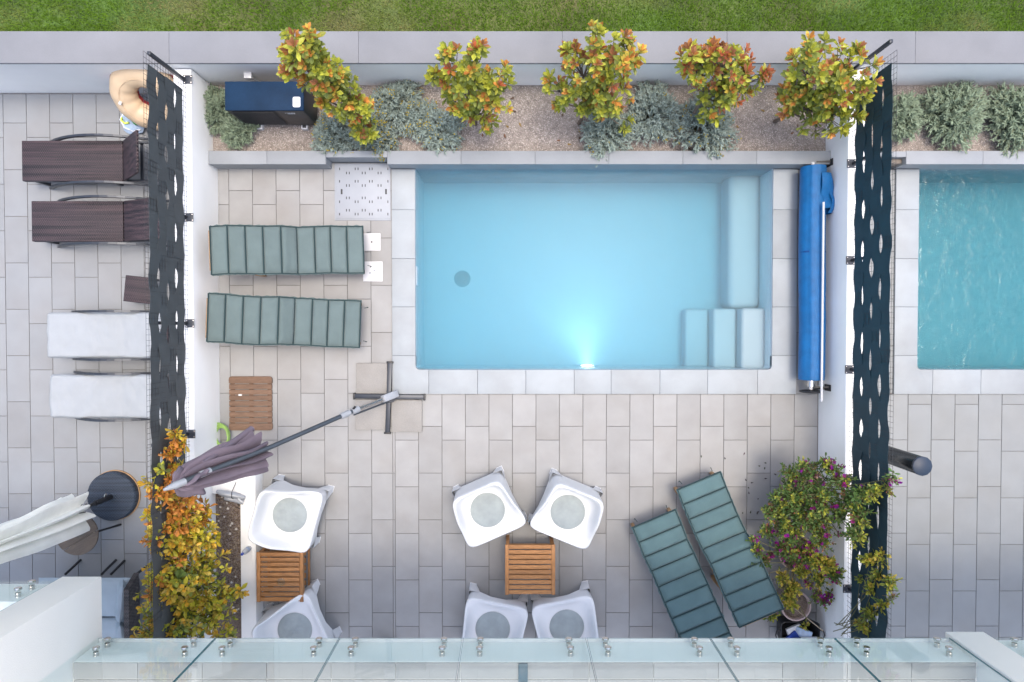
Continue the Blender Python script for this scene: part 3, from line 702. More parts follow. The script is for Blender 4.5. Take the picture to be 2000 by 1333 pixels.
def silver_shrub(label, px, py, rpx, seed, flowers=0, green=0, nst=150, hh=.62):
    x, y = P(px, py, zS+.12); r = rpx/150; nst = int(nst*1.25); rg = random.Random(seed)
    t = thing('silver_shrub', label, 'shrub', (x, y, zS), group='silvery cushion shrubs')
    b = MB(); st = MB(); fl = MB()
    for i in range(nst):
        a = rg.uniform(0, 6.28); el = math.acos(rg.uniform(.12, 1))
        rr = r*rg.uniform(.8, 1.1)*(1+.14*math.sin(a*3+seed))
        d = Vector((math.sin(el)*math.cos(a), math.sin(el)*math.sin(a), 0))*rr; top = d+Vector((0, 0, max(.06, math.cos(el)*hh*r*1.25+.05)))
        root = d*.16+Vector((0, 0, .0)); pts = []
        for k in range(5):
            f = k/4; p = root.lerp(top, f); p.z += .3*r*math.sin(f*math.pi)*.5; pts.append(p)
        st.tube(pts, [.004, .0035, .003, .0025, .002], 3)
        for k in range(24):
            f = .30+.70*k/23; q = f*4; j = min(3, int(q)); p = pts[j].lerp(pts[j+1], q-j); ax = (pts[j+1]-pts[j]).normalized()
            dd = (ax*.8+rdir(rg)*.85).normalized(); L = rg.uniform(.03, .06)*(1 if not green else 1.25); wv = rg.uniform(.005, .008)
            s = dd.cross(Vector((0, 0, 1))); s = s.normalized() if s.length > .01 else Vector((1, 0, 0))
            g = rg.uniform(.7, 1.3)
            c = (.27*g, .335*g, .30*g) if not green else (.225*g, .29*g, .20*g)
            b.add([p-s*wv, p+s*wv, p+dd*L*.6+s*wv*.8, p+dd*L, p+dd*L*.6-s*wv*.8], [(0, 1, 2, 4), (4, 2, 3)], 0, c)
        if flowers and rg.random() < flowers:
            for q in range(rg.randint(2, 5)):
                p = top+rdir(rg)*.025+Vector((0, 0, .02)); s = rg.uniform(.006, .011); g = rg.uniform(.8, 1.2)
                fl.add([p+Vector((s, 0, 0)), p+Vector((0, s, 0)), p-Vector((s, 0, 0)), p-Vector((0, s, 0)), p+Vector((0, 0, s)), p-Vector((0, 0, s))],
                       [(0, 1, 4), (1, 2, 4), (2, 3, 4), (3, 0, 4), (1, 0, 5), (2, 1, 5), (3, 2, 5), (0, 3, 5)], 0, (.55*g, .42*g, .03))
    st.build('stem', GREENSTEM, t, smooth=False); tag(b.build('foliage', NEEDLE, t, smooth=False), kind='stuff')
    if fl.v: tag(fl.build('flower', LEAF, t, smooth=False), 'small yellow button flowers', kind='stuff')
silver_shrub('dull green shrub wedged between the white wall and the heat pump', 430, 212, 42, 1, green=1, nst=130)
silver_shrub('dull green shrub in front of the left corner of the heat pump', 465, 252, 33, 2, green=1, nst=110)
silver_shrub('silver shrub right below the heat pump corner, over the hatch', 652, 264, 44, 3, .10)
silver_shrub('silver shrub dotted with the most yellow flowers, hanging over the ledge', 735, 262, 46, 4, .40, nst=165)
silver_shrub('silver shrub against the back wall between the first two trees', 778, 208, 50, 5, .10)
silver_shrub('silver shrub just left of the foot of the second tree', 862, 256, 46, 6, .22)
silver_shrub('small silver shrub filling the gap behind the flowering one', 815, 228, 38, 7, .2, nst=110)
silver_shrub('silver shrub under the broad coppery tree', 1185, 258, 52, 8, .05)
silver_shrub('large round silver shrub standing between the coppery and the reddest tree', 1275, 226, 58, 9, .03, nst=190)
silver_shrub('wide silver shrub under the reddest tree', 1375, 248, 62, 10, .14, nst=200)
silver_shrub('grey green shrub half hidden behind the petrol screen', 1757, 228, 42, 11, green=1)
silver_shrub('round grey green shrub in the middle of the right planter', 1858, 226, 62, 12, green=1, nst=220)
silver_shrub('grey green shrub cut by the right picture edge in the right planter', 1982, 232, 64, 13, green=1, nst=220)

# lower left planter
xs0, xs1 = PX(412, .15, 1100), PX(470, .25, 1100); xw1 = PX(514, 0, 1100); yp1 = PY(930, .25, 490)
lp = thing('planter_ledge', 'white ledge of the low planter beside the yellow shrub', 'planter', (0, 0, 0))
MB().box(xs1, xw1, Y_S, yp1, -.1, .25).build('ledge_side', PLASTER, lp, bevel=.008)
MB().box(X_wl+.003, xs1-.003, PY(965, .25, 440), yp1-.003, -.1, .247).build('ledge_end', PLASTER, lp, bevel=.006)
tag(MB().box(X_wl, xs1, Y_S, PY(965, .25, 440), -.1, .14).build('lower_planting_bed', EARTH, smooth=False), kind='structure')
pebbles('mulch', 'loose brown soil crumbs and chips in the low planter', X_wl+.005, xs1-.005, -3.6, PY(967, .2, 440), .14, 6000, 8, [(.2, .15, .11), (.13, .09, .07), (.30, .24, .18), (.24, .2, .18)], .006, .016)
rg = random.Random(31)
for (px, py) in [(433, 972), (443, 983), (430, 991), (445, 994), (438, 1010), (427, 1018), (418, 1023), (453, 1023), (450, 1027), (461, 1034), (449, 1043), (460, 1127), (452, 1138), (455, 1187), (462, 1192), (458, 1196), (466, 1190)]:
    x, y = P(px, py, .15); s = rg.uniform(.012, .02)
    b = MB(); b.lathe([(s*.5, -s*.3), (s, 0), (s*.8, s*.45), (s*.2, s*.62)], 7, wob=lambda t_, z_: 1+.2*math.sin(3*t_+s*900))
    tag(b.build('white_stone', SHELL_M, None, (x, y, .146), bevel=0), 'small white stone lying on the soil of the low planter', 'stone', 'white stones in the low planter')
SPN = {k: [whorl_mesh('leaf_sprig', 10, .088, .044, c, 60+i*7+len(k), (15, 95), .09) for i in range(3)] for k, c in
       {'lime': [OL, (.50, .50, .05), (.56, .52, .06), YE], 'gold': [(.52, .48, .05), (.66, .52, .06), YE, (.66, .40, .05)], 'amber': [YE, OR, (.62, .28, .05), OR], 'deep': [DG, OL, OL, YG]}.items()}
def leafy(name, label, base, sprays, meshes, seed, n, cat='shrub', stem_r=.012, group=None, up=.5):
    rg = random.Random(seed); bx, by, bz = base
    t = thing(name, label, cat, base, group=group)
    st = MB(); items = []; tot = sum(s[3]**2 for s in sprays)
    for (px, py, z, r, mix) in sprays:
        x, y = P(px, py, z); v = Vector((x-bx, y-by, z-bz))
        a = Vector((rg.uniform(-.08, .08), rg.uniform(-.08, .08), 0))
        mid = a.lerp(v, .5)+Vector((0, 0, .12))
        st.tube([a, mid, v], [stem_r, stem_r*.7, stem_r*.4], 6)
        for i in range(max(2, int(n*r*r/tot))):
            d = rdir(rg, .35); p = v+d*r*(rg.random()**.42); dd = (d+Vector((0, 0, up))+rdir(rg)*.4).normalized()
            st.tube([v.lerp(p, .1), v.lerp(p, .6)+rdir(rg)*.02, p-dd*.05], [.004, .003, .002], 4); items.append((p, dd, rg.choice(mix)))
    cr = st.build('stem', GREENSTEM, t)
    for p, d, k in items:
        o = obj('leaf_sprig', rg.choice(meshes[k]), cr, p, align(d, rg)); s = rg.uniform(.75, 1.35); o.scale = (s, s, s)
    return t
lo_mix, mi_mix, hi_mix = ['lime', 'lime', 'gold', 'gold', 'deep'], ['gold', 'lime', 'gold', 'gold', 'lime', 'amber'], ['amber', 'amber', 'gold']
lb_ = P(400, 1130, .14)
leafy('spindle_shrub', 'bushy yellow shrub turning orange at the top beside the charcoal screen', (lb_[0], lb_[1], .14), [
 (370, 1200, 1.0, .36, lo_mix), (310, 1210, 1.2, .26, lo_mix), (420, 1190, .8, .28, lo_mix), (340, 1130, 1.2, .33, lo_mix), (400, 1120, .9, .32, lo_mix), (300, 1140, 1.4, .2, mi_mix),
 (340, 1060, 1.2, .28, mi_mix), (385, 1050, 1.0, .26, mi_mix), (305, 1050, 1.4, .14, mi_mix), (420, 1050, .8, .14, mi_mix), (370, 1000, 1.1, .22, hi_mix), (335, 1010, 1.2, .2, hi_mix), (400, 1000, .9, .14, hi_mix),
 (350, 980, 1.2, .14, hi_mix), (310, 965, 1.3, .08, hi_mix), (292, 1000, 1.5, .09, mi_mix), (470, 1155, .7, .07, lo_mix), (445, 1160, .7, .12, lo_mix), (440, 1250, .8, .2, lo_mix), (300, 1270, 1.2, .25, lo_mix), (380, 1280, 1., .3, lo_mix)], SPN, 3, 450)
lv = P(345, 960, 1.0)
leafy('climbing_vine', 'thin orange leaved vine climbing the lower charcoal screen', (lv[0]+.02, lv[1], .72), [
 (343, 850, 1.3, .06, hi_mix), (350, 868, 1.25, .05, hi_mix), (338, 885, 1.3, .06, hi_mix), (325, 890, 1.4, .04, hi_mix), (343, 915, 1.2, .06, hi_mix), (312, 918, 1.5, .03, ['lime']), (330, 935, 1.3, .05, hi_mix), (300, 962, 1.5, .05, hi_mix), (320, 967, 1.4, .06, hi_mix), (288, 945, 1.6, .04, mi_mix)], SPN, 9, 42, 'vine', .004)

# bougainvillea and pots at the lower right
MAG, VIO, PGR, BG = (.42, .025, .24), (.26, .02, .28), (.16, .235, .055), (.095, .175, .045)
BOU = {'leaf': [whorl_mesh('leaf_sprig', 10, .055, .026, [BG, BG, PGR, BG], 80+i, (10, 100), .10) for i in range(4)],
       'pale': [whorl_mesh('leaf_sprig', 10, .055, .026, [PGR, OL, OL, YG], 90+i, (10, 100), .10) for i in range(3)],
       'lime': [whorl_mesh('leaf_sprig', 9, .07, .034, [OL, YG, YG, YE], 95+i, (10, 100), .10) for i in range(3)],
       'bract': [whorl_mesh('bract_cluster', 9, .04, .032, [PGR, MAG, MAG, VIO], 100+i, (10, 90), .06) for i in range(3)],
       'dry': [whorl_mesh('leaf_sprig', 9, .05, .024, [DG, BR, (.2, .13, .08), PGR], 110+i, (10, 100), .1) for i in range(2)]}
def pot(label, px, py, r, h, z0=0, soil_m=EARTH):
    x, y = P(px, py, z0)
    t = thing('flower_pot', label, 'pot', (x, y, z0), group='pink ribbed flower pots')
    wob = lambda t_, z_: 1+.018*math.sin(t_*36)*(1 if .04 < z_ < h*.84 else 0)
    b = MB(); b.lathe([(r*.68, 0), (r*.74, .03), (r*.93, h*.85), (r*.98, h*.87), (r, h*.9), (r, h), (r*.9, h), (r*.86, h*.86)], 108, close=False, wob=wob); b.build('pot_body', PINKPOT, t)
    s = MB(); s.lathe([(r*.87, h*.86), (r*.4, h*.885), (.001, h*.88)], 20, close=False); s.build('potting_soil', soil_m, t)
    return x, y, z0+h*.87
a1 = pot('pink ribbed flower pot half hidden under the top of the bougainvillea', 1549, 943, .245, .40)
a2 = pot('pink ribbed flower pot in the middle of the row by the white wall', 1533, 1062, .22, .36)
a3 = pot('lowest pink flower pot holding a small green plant and a cane', 1535, 1165, .185, .32)
L1, L2, L3 = ['leaf', 'leaf', 'leaf', 'leaf', 'pale', 'dry', 'leaf', 'leaf', 'pale', 'leaf', 'pale', 'bract'], ['pale', 'leaf', 'leaf', 'dry', 'bract'], ['leaf', 'pale', 'bract', 'bract']
leafy('bougainvillea', 'sprawling bougainvillea with magenta bracts spilling over the petrol screen', a1, [
 (1580, 930, .95, .2, L1), (1545, 965, .8, .2, L1), (1600, 965, 1.0, .2, L1), (1560, 1000, .8, .22, L1+['pale']), (1530, 1020, .7, .2, ['pale', 'leaf', 'dry', 'pale']), (1590, 1030, .8, .22, ['pale', 'leaf', 'dry', 'pale']),
 (1625, 915, 1.1, .12, L3), (1612, 905, 1.1, .09, L1), (1570, 912, 1., .1, L1), (1640, 940, 1.2, .17, L1+['dry']), (1680, 965, 1.4, .16, L1+['pale']), (1710, 960, 1.5, .11, ['pale']), (1745, 935, 1.65, .07, L3), (1735, 955, 1.6, .07, ['pale', 'dry']),
 (1640, 1000, 1.1, .17, L1), (1680, 1010, 1.35, .16, L1), (1670, 1045, 1.3, .15, ['pale', 'leaf']), (1610, 1060, .8, .13, L2), (1505, 1000, .7, .14, L1), (1500, 1040, .6, .13, L1), (1540, 1045, .75, .2, L1), (1520, 975, .75, .15, L1), (1545, 925, .8, .13, L1), (1660, 980, 1.25, .16, L1), (1600, 1000, 1., .2, L1), (1640, 1045, 1., .05, ['bract']), (1620, 1048, 1., .045, ['bract'])], BOU, 21, 720, 'plant', .01)
leafy('bougainvillea', 'trailing bougainvillea with magenta tips hanging over the teal lounger', a2, [
 (1475, 1055, .6, .06, L3), (1480, 1075, .6, .08, L2), (1495, 1095, .55, .09, L2), (1505, 1085, .5, .05, ['bract']), (1470, 1100, .55, .06, ['leaf', 'pale']), (1485, 1125, .5, .07, L2), (1508, 1165, .4, .07, ['leaf', 'pale']), (1515, 1190, .4, .07, L2), (1508, 1205, .4, .06, ['pale']), (1512, 1180, .45, .03, ['bract']),
 (1560, 1085, .6, .18, L2), (1530, 1070, .6, .15, L2), (1550, 1150, .5, .1, ['lime', 'pale']), (1590, 1095, .7, .15, ['lime', 'pale', 'bract']), (1615, 1105, .8, .12, ['lime', 'pale']), (1580, 1070, .7, .1, ['bract', 'pale']), (1600, 1130, .6, .1, ['pale', 'leaf', 'lime']), (1630, 1120, .8, .12, L2), (1580, 1140, .5, .06, ['bract', 'lime']), (1595, 1165, .5, .08, L3), (1610, 1175, .5, .08, L3), (1620, 1165, .5, .05, ['bract', 'pale']), (1530, 1130, .5, .07, ['lime']), (1565, 1115, .5, .1, ['lime', 'lime', 'pale'])], BOU, 22, 430, 'plant', .007)
leafy('potted_plant', 'small bright green plant in the lowest pink pot', a3, [(1540, 1165, .5, .09, ['lime', 'lime', 'pale']), (1545, 1180, .45, .08, ['lime']), (1575, 1222, .3, .03, ['lime'])], BOU, 23, 26, 'plant', .006)
leafy('climbing_plant', 'yellow green climber on the lowest stretch of the petrol screen', (xmR-.08, PY(1230, .7, 1690), WH), [
 (1700, 1095, 1.3, .09, ['lime']), (1725, 1090, 1.5, .08, ['lime']), (1715, 1125, 1.4, .11, ['lime', 'lime', 'pale']), (1740, 1140, 1.6, .1, ['lime', 'pale']), (1745, 1165, 1.6, .05, ['dry']), (1705, 1150, 1.3, .09, ['lime', 'pale']), (1725, 1180, 1.5, .08, ['lime', 'pale']), (1700, 1200, 1.3, .09, ['lime', 'pale']), (1690, 1225, 1.2, .09, ['lime']), (1680, 1130, 1.1, .05, ['pale'])], BOU, 24, 95, 'plant', .005)
x0, y0 = P(1553, 1190, .33); x1, y1 = P(1608, 1233, .5)
tag(MB().tube([(x0, y0, .26), ((x0+x1)/2, (y0+y1)/2, .39), (x1, y1, .5)], .006, 8).build('bamboo_cane', M('cane', (.42, .34, .24), .7, .2, 30)), 'thin pale bamboo cane stuck slantwise in the lowest pot', 'cane')
fb = MB(); rg = random.Random(77)
for (px, py) in [(1415, 893), (1452, 890), (1498, 905), (1493, 918), (1499, 935), (1455, 935), (1472, 943), (1463, 955), (1462, 960), (1480, 977), (1467, 997), (1451, 1000), (1479, 999), (1478, 1002), (1511, 925), (1370, 895), (1480, 910), (1440, 1060), (1388, 925)]:
    x, y = P(px, py, .003); a = rg.uniform(0, 6.28); leaf(fb, (x, y, .006), Vector((math.cos(a), math.sin(a), 0)), Vector((0, 0, 1)), rg.uniform(.025, .045), .018, rg.choice([(.06, .05, .06), (.09, .05, .07), (.05, .06, .04)]), .1, -.1)
for k in range(46):
    px_ = rg.choice((712, 930, 1130, 1350, 1540))+rg.gauss(0, 55); x, y = P(px_, rg.uniform(178, 290), zS); a = rg.uniform(0, 6.28)
    leaf(fb, (x, y, zS+.012), Vector((math.cos(a), math.sin(a), 0)), Vector((0, 0, 1)), rg.uniform(.035, .07), .025, rg.choice([(.22, .10, .05), (.30, .2, .06), (.14, .09, .06)]), .15, -.15)
tag(fb.build('fallen_leaves', LEAF, smooth=False), 'dry fallen leaves scattered on the tiles and the gravel', 'leaves', kind='stuff')

# ================================================================== FURNITURE
def copy_tree(o, parent=None):
    c = o.copy(); C.objects.link(c); c.parent = parent
    for ch in list(o.children): copy_tree(ch, c)
    return c
# ---- slatted loungers with segmented cushion -------------------------------
path = [(-.885, .66), (-.69, .625), (-.49, .585), (-.285, .555), (-.075, .52), (.075, .385), (.295, .37), (.495, .37), (.70, .37), (.905, .365)]
CW = .278
def cushion_lounger(label, px, py, ang, canvas, seed, z=.42, sc=.965):
    x, y = P(px, py, z); rg = random.Random(seed)
    t = thing('sun_lounger', label, 'sun lounger', (x, y, 0), ang, 'cushioned wooden sun loungers'); t.scale = (sc, 1, 1)
    for s in (-1, 1):
        MB().box(-.62, .84, s*.24-.02, s*.24+.02, .25, .31).build('side_rail', PINE, t, bevel=.004)
        MB().beam((-.09, s*.2, .42), (-.895, s*.2, .635), .035, .03).build('back_rail', PINE, t, bevel=.003)
        for lx_ in (-.5, .8): MB().box(lx_-.03, lx_+.03, s*.25-.021, s*.25+.021, 0, .252).build('leg', PINE, t, bevel=.004)
    for i in range(10): MB().box(.02+i*.085, .085+i*.085, -.235, .235, .312, .33).build('slat', PINE, t, bevel=.003)
    for i in range(9):
        f = i/8; MB().beam((-.13-.765*f, -.235, .44+.195*f), (-.13-.765*f, .235, .44+.195*f), .06, .016).build('slat', PINE, t, bevel=.003)
    skew = [rg.uniform(-.008, .008) for _ in range(11)]
    sk = lambda i: skew[i]
    # base pad with a ruffled flange along the edges
    b = MB(); N = 90
    def along(u):
        q = u*9; j = min(8, int(q)); f = q-j; a, c = path[j], path[j+1]
        return a[0]+(c[0]-a[0])*f, a[1]+(c[1]-a[1])*f, sk(j)*(1-f)+sk(j+1)*f
    def pad(u, v):
        X, Z, s = along(u); e = abs(2*v-1)
        yy = (v-.5)*2*(CW+.018+.011*nz(u*34, v*3+seed, seed)) + s
        return Vector((X, yy, Z+.018+(.008*nz(u*55, 3*v, seed) if e > .9 else 0)))
    b.grid(pad, N, 12); b.grid(lambda u, v: pad(u, v)-Vector((0, 0, .03)), N, 12, flip=True)
    cu = b.build('cushion', canvas, t)
    for i in range(9):
        b = MB(); a, c = path[i], path[i+1]; dx_, dz_ = c[0]-a[0], c[1]-a[1]; ln = math.hypot(dx_, dz_); nx, nzz = -dz_/ln, dx_/ln
        rr = rg.uniform(.8, 1.25)
        def puff(u, v):
            e = .02
            hgt = .034*rr*((1-abs(2*u-1)**5)**.6)*((1-abs(2*v-1)**6)**.6) + .006*nz(u*3+i*5, v*5, seed)+.003*nz(u*2+i*3, v*16, seed+2)
            f = e+(1-2*e)*u; s = sk(i)*(1-f)+sk(i+1)*f
            return Vector((a[0]+dx_*f+nx*hgt, (v-.5)*2*(CW-.004)+s+.003*nz(v*4, i, seed), a[1]+dz_*f+nzz*hgt+.016))
        b.grid(puff, 12, 18); b.build('cushion_segment', canvas, cu, angle=80)
    for i in range(10):
        X, Z = path[i]; b = MB(); pts = [(X+.004*nz(v*5, i, seed), (v/8-.5)*2*(CW+.008)+sk(i), Z+.030+.006*nz(v, i*3)) for v in range(9)]
        b.tube(pts, .0085, 6); b.build('seam_piping', PIPE_G, cu)
    for s in (-1, 1):
        pts = []
        for k in range(55):
            X, Z, q = along(k/54); pts.append((X, s*(CW+.004)+q+.003*nz(k*.7, s, seed), Z+.030+.004*nz(k*.5, 5, seed)))
        MB().tube(pts, .006, 6).build('edge_piping', PIPE_G, cu)
    for s in (-1, 1): MB().tube([(.95, s*.2, .385), (.985, s*.21, .33), (.96, s*.215, .29)], .004, 5).build('tie_strap', PIPE_G, cu)
    return t
cushion_lounger('sage green cushioned lounger beside the white square lids', 568, 490, R(1.6), SAGE, 1)
cushion_lounger('sage green cushioned lounger just above the weathered wooden mat', 562, 628, R(-2.4), SAGE, 2)
cushion_lounger('teal cushioned lounger cut off by the balcony glass', 1331, 1141, R(113), TEAL, 3, sc=.95)
cushion_lounger('teal cushioned lounger beneath the trailing bougainvillea', 1419, 1067, R(113), TEAL, 4, sc=.95)

# ---- moulded white chairs ---------------------------------------------------
def rsq(t, hx, hy, p=4.5):
    c, s = math.cos(t), math.sin(t); r = (abs(c)**p+abs(s)**p)**(-1/p); return c*r*hx, s*r*hy
def chair_meshes():
    N = 96; b = MB(); rings = []
    def rimz(t):      # back is at -X
        c = math.cos(t); s = math.sin(t)
        k = max(0, min(1, (.86-c)/1.25)); k = k*k*(3-2*k)
        return .425+.275*k
    def ring(hx, hy, zf, cx=0, p=4.5, tap=0):
        o = []
        for i in range(N):
            t = 2*math.pi*i/N; x, y = rsq(t, hx, hy, p); y *= 1+tap*x; o.append((x+cx, y, zf(t, x, y)))
        return o
    rings.append(ring(.001, .001, lambda t, x, y: .365, .0, 2))
    rings.append(ring(.11, .11, lambda t, x, y: .366, .0, 2.2))
    rings.append(ring(.222, .222, lambda t, x, y: .37, .0, 2.4))
    rings.append(ring(.268, .27, lambda t, x, y: .378+(rimz(t)-.378)*.10, .0, 3.2, .1))
    rings.append(ring(.297, .305, lambda t, x, y: .395+(rimz(t)-.395)*.42, .0, 4.6, .25))
    rings.append(ring(.312, .322, lambda t, x, y: .395+(rimz(t)-.395)*.82, .0, 5.5, .32))
    rings.append(ring(.325, .335, lambda t, x, y: rimz(t)-.006, .0, 6.5, .36))
    rings.append(ring(.338, .347, lambda t, x, y: rimz(t), .0, 7, .36))
    rings.append(ring(.349, .358, lambda t, x, y: rimz(t)-.012, .0, 7.5, .36))
    rings.append(ring(.349, .357, lambda t, x, y: rimz(t)-.10*(rimz(t)-.30)/.4, 0, 8, .33))
    def arch(t):
        d = abs(((t % (math.pi/2))-math.pi/4))/(math.pi/4)     # 0 at corners, 1 mid-side
        bk = max(0, -math.cos(t))
        return .10+(.20-.13*bk*bk)*min(1, (d/.7))**.6
    rings.append(ring(.352, .355, lambda t, x, y: max(arch(t), .16)+.05, 0, 8.5, .22))
    rings.append(ring(.356, .352, lambda t, x, y: arch(t), 0, 9, .15))
    rings.append(ring(.346, .342, lambda t, x, y: arch(t)+.004, 0, 9, .15))
    rings.append(ring(.315, .315, lambda t, x, y: .345, 0, 5, .08))
    rings.append(ring(.20, .20, lambda t, x, y: .350, 0, 3))
    vs = [v for r in rings for v in r]; fs = []
    for i in range(len(rings)-1):
        for k in range(N):
            k2 = (k+1) % N; fs.append((i*N+k, i*N+k2, (i+1)*N+k2, (i+1)*N+k))
    b.add(vs, fs); shell = b.mesh('moulded_shell', WHITE_PL, angle=70)
    legs = []
    for sx in (-1, 1):
        for sy in (-1, 1):
            l = MB(); ax, ay = sx*.316, sy*(.314+.017*sx)
            fx, fy = sx*.340, sy*(.334+.017*sx)
            prof = []
            for (cx, cy, z, wv, th) in ((ax, ay, .24, .135, .02), (ax+(fx-ax)*.5, ay+(fy-ay)*.5, .12, .11, .02), (fx, fy, 0, .075, .018)):
                o = wv*.3
                P_ = [(o, o), (o-wv, o), (o-wv, o-th), (o-th, o-th), (o-th, o-wv), (o, o-wv)]
                prof.append([(cx+sx*u, cy+sy*v_, z) for u, v_ in P_])
            vs = [v for r in prof for v in r]; fs = []
            for i in range(2):
                for k in range(6):
                    k2 = (k+1) % 6; q = (i*6+k, i*6+k2, (i+1)*6+k2, (i+1)*6+k); fs.append(q if sx*sy < 0 else q[::-1])
            e = tuple(range(12, 18)); fs.append(e if sx*sy > 0 else e[::-1])
            l.add(vs, fs); legs.append(l.mesh('leg', WHITE_PL, bevel=.004))
    return shell, legs
CH_SHELL, CH_LEGS = chair_meshes()
def pad_mesh(seed, wr):
    b = MB(); vs = lambda u, v: None
    n, m = 40, 8; V = []
    for j in range(m+1):
        r = .213*j/m
        for k in range(n):
            a = 2*math.pi*k/n; x, y = r*math.cos(a), r*math.sin(a)
            z = .028*(1-(j/m)**6)+wr*nz(x*9+seed*.5*x, y*30, seed)+wr*.5*abs(nz(x*20, y*14, seed+5))
            V.append((x, y, .373+(z if j < m else 0)))
    fs = [(j*n+k, j*n+(k+1) % n, (j+1)*n+(k+1) % n, (j+1)*n+k) for j in range(m) for k in range(n)]
    b.add(V, fs); return b.mesh('seat_pad', PAD, angle=80)
def chair(label, px, py, ang, seed, wr=.002, z=.45):
    x, y = P(px, py, z); t = thing('plastic_chair', label, 'chair', (x, y, 0), ang, 'white moulded plastic chairs')
    obj('moulded_shell', CH_SHELL, t)
    for l in CH_LEGS: obj('leg', l, t)
    obj('seat_pad', pad_mesh(seed, wr), t)
def faced(dx, dy): return math.atan2(dy, dx)
chair('white plastic chair left above the middle wooden table', 952, 1000, faced(.40, -.91), 1)
chair('white plastic chair right above the middle wooden table', 1110, 1004, faced(-.38, -.92), 2)
chair('white plastic chair left below the middle wooden table, cut by the glass', 962, 1234, faced(.20, .98), 3)
chair('white plastic chair right below the middle wooden table, cut by the glass', 1108, 1230, faced(-.20, .98), 4, .005)
chair('white plastic chair with crumpled seat pad beside the mauve parasol', 562, 1010, faced(.95, -.26), 5, .014)
chair('white plastic chair below the left table, mostly hidden by the balcony', 572, 1236, faced(.93, .42), 6, .010)

# ---- wooden side tables ------------------------------------------------------
def wood_table(label, px, py, wx, wy, h=.44):
    x, y = P(px, py, h); t = thing('wooden_side_table', label, 'table', (x, y, 0), 0, 'slatted teak side tables')
    for s in (-1, 1):
        MB().box(s*(wx/2-.0225)-.0225, s*(wx/2-.0225)+.0225, -wy/2, wy/2, h-.024, h).build('edge_board', M('t', (1, 1, 1)) if 0 else TEAK_Y, t, bevel=.004)
        for q in (-1, 1): MB().box(s*(wx/2-.03)-.022, s*(wx/2-.03)+.022, q*(wy/2-.03)-.022, q*(wy/2-.03)+.022, 0, h-.025).build('leg', TEAK, t, bevel=.004)
        MB().box(-wx/2+.055, wx/2-.055, s*(wy/2-.02)-.01, s*(wy/2-.02)+.01, h-.085, h-.028).build('apron', TEAK, t, bevel=.003)
        MB().box(s*(wx/2-.02)-.01, s*(wx/2-.02)+.01, -wy/2+.055, wy/2-.055, h-.085, h-.026).build('apron', TEAK_Y, t, bevel=.003)
        MB().box(s*(wx/2-.03)-.01, s*(wx/2-.03)+.01, -wy/2+.055, wy/2-.055, .08, .12).build('stretcher', TEAK_Y, t, bevel=.003)
    n = 10; st = wy/n
    for i in range(n):
        yc = -wy/2+st*(i+.5); MB().box(-wx/2+.047, wx/2-.047, yc-st*.5+.009, yc+st*.5-.005, h-.02, h-.002).build('slat', TEAK, t, bevel=.003)
    for i in range(5): MB().box(-wx/2+.06, wx/2-.06, -wy/2+.09+i*.095, -wy/2+.15+i*.095, .121, .135).build('shelf_slat', TEAK, t, bevel=.003)
    return t
TEAK_Y = M('oiled_teak_cross', (.34, .155, .052), .5, .28, 9, .4, 50, rnd=.14, stretch=(9, 1.2, 9), fine=.15)
wood_table('brown slatted wooden table standing between the four middle chairs', 1035.5, 1113.5, .61, .615)
wood_table('brown slatted wooden table with a glass dish between the left chairs', 546.5, 1128, .57, .61)
x, y = P(549, 1137, .45)
b = MB(); b.lathe([(.02, 0), (.045, .004), (.05, .022), (.045, .024), (.038, .010), (.001, .008)], 18, close=False)
tag(b.build('glass_dish', CLEARG, None, (x, y, .4385)), 'small clear glass dish on the left wooden table', 'dish')
# ---- shower mat --------------------------------------------------------------
x0, y0 = P(447, 842, .04); x1, y1 = P(531, 735, .04)
t = thing('wooden_duckboard', 'weathered brown slatted wooden mat beside the white wall', 'duckboard', ((x0+x1)/2, (y0+y1)/2, 0))
w_, h_ = (x1-x0)/2, (y1-y0)/2
n = 9; ws = [.1, .072, .072, .072, .072, .072, .072, .072, .1]; sc = 2*h_/(sum(ws)); yy = -h_
for i, q in enumerate(ws):
    a, c = yy+.005, yy+q*sc-.005; yy += q*sc
    mb = MB()
    if i in (0, 8):
        pts = rounded_rect(-w_, w_, a, c, .035, (1, 1, 0, 0) if i == 0 else (0, 0, 1, 1)); prism(mb, pts, .014, .036)
    else: mb.box(-w_+.004, w_-.004, a, c, .014, .036)
    mb.build('slat', TEAK_D, t, bevel=.003)
for s in (-.85, 0, .85): MB().box(s*w_-.025, s*w_+.025, -h_+.03, h_-.03, .001, .0138).build('runner', TEAK_D, t, bevel=.002)
x, y = P(469, 772, .04); tag(MB().box(-.022, .022, -.01, .01, 0, .002).build('paper_scrap', WHITE_PL, None, (x, y, .0365), smooth=False), 'tiny white scrap lying on the wooden mat', 'scrap')

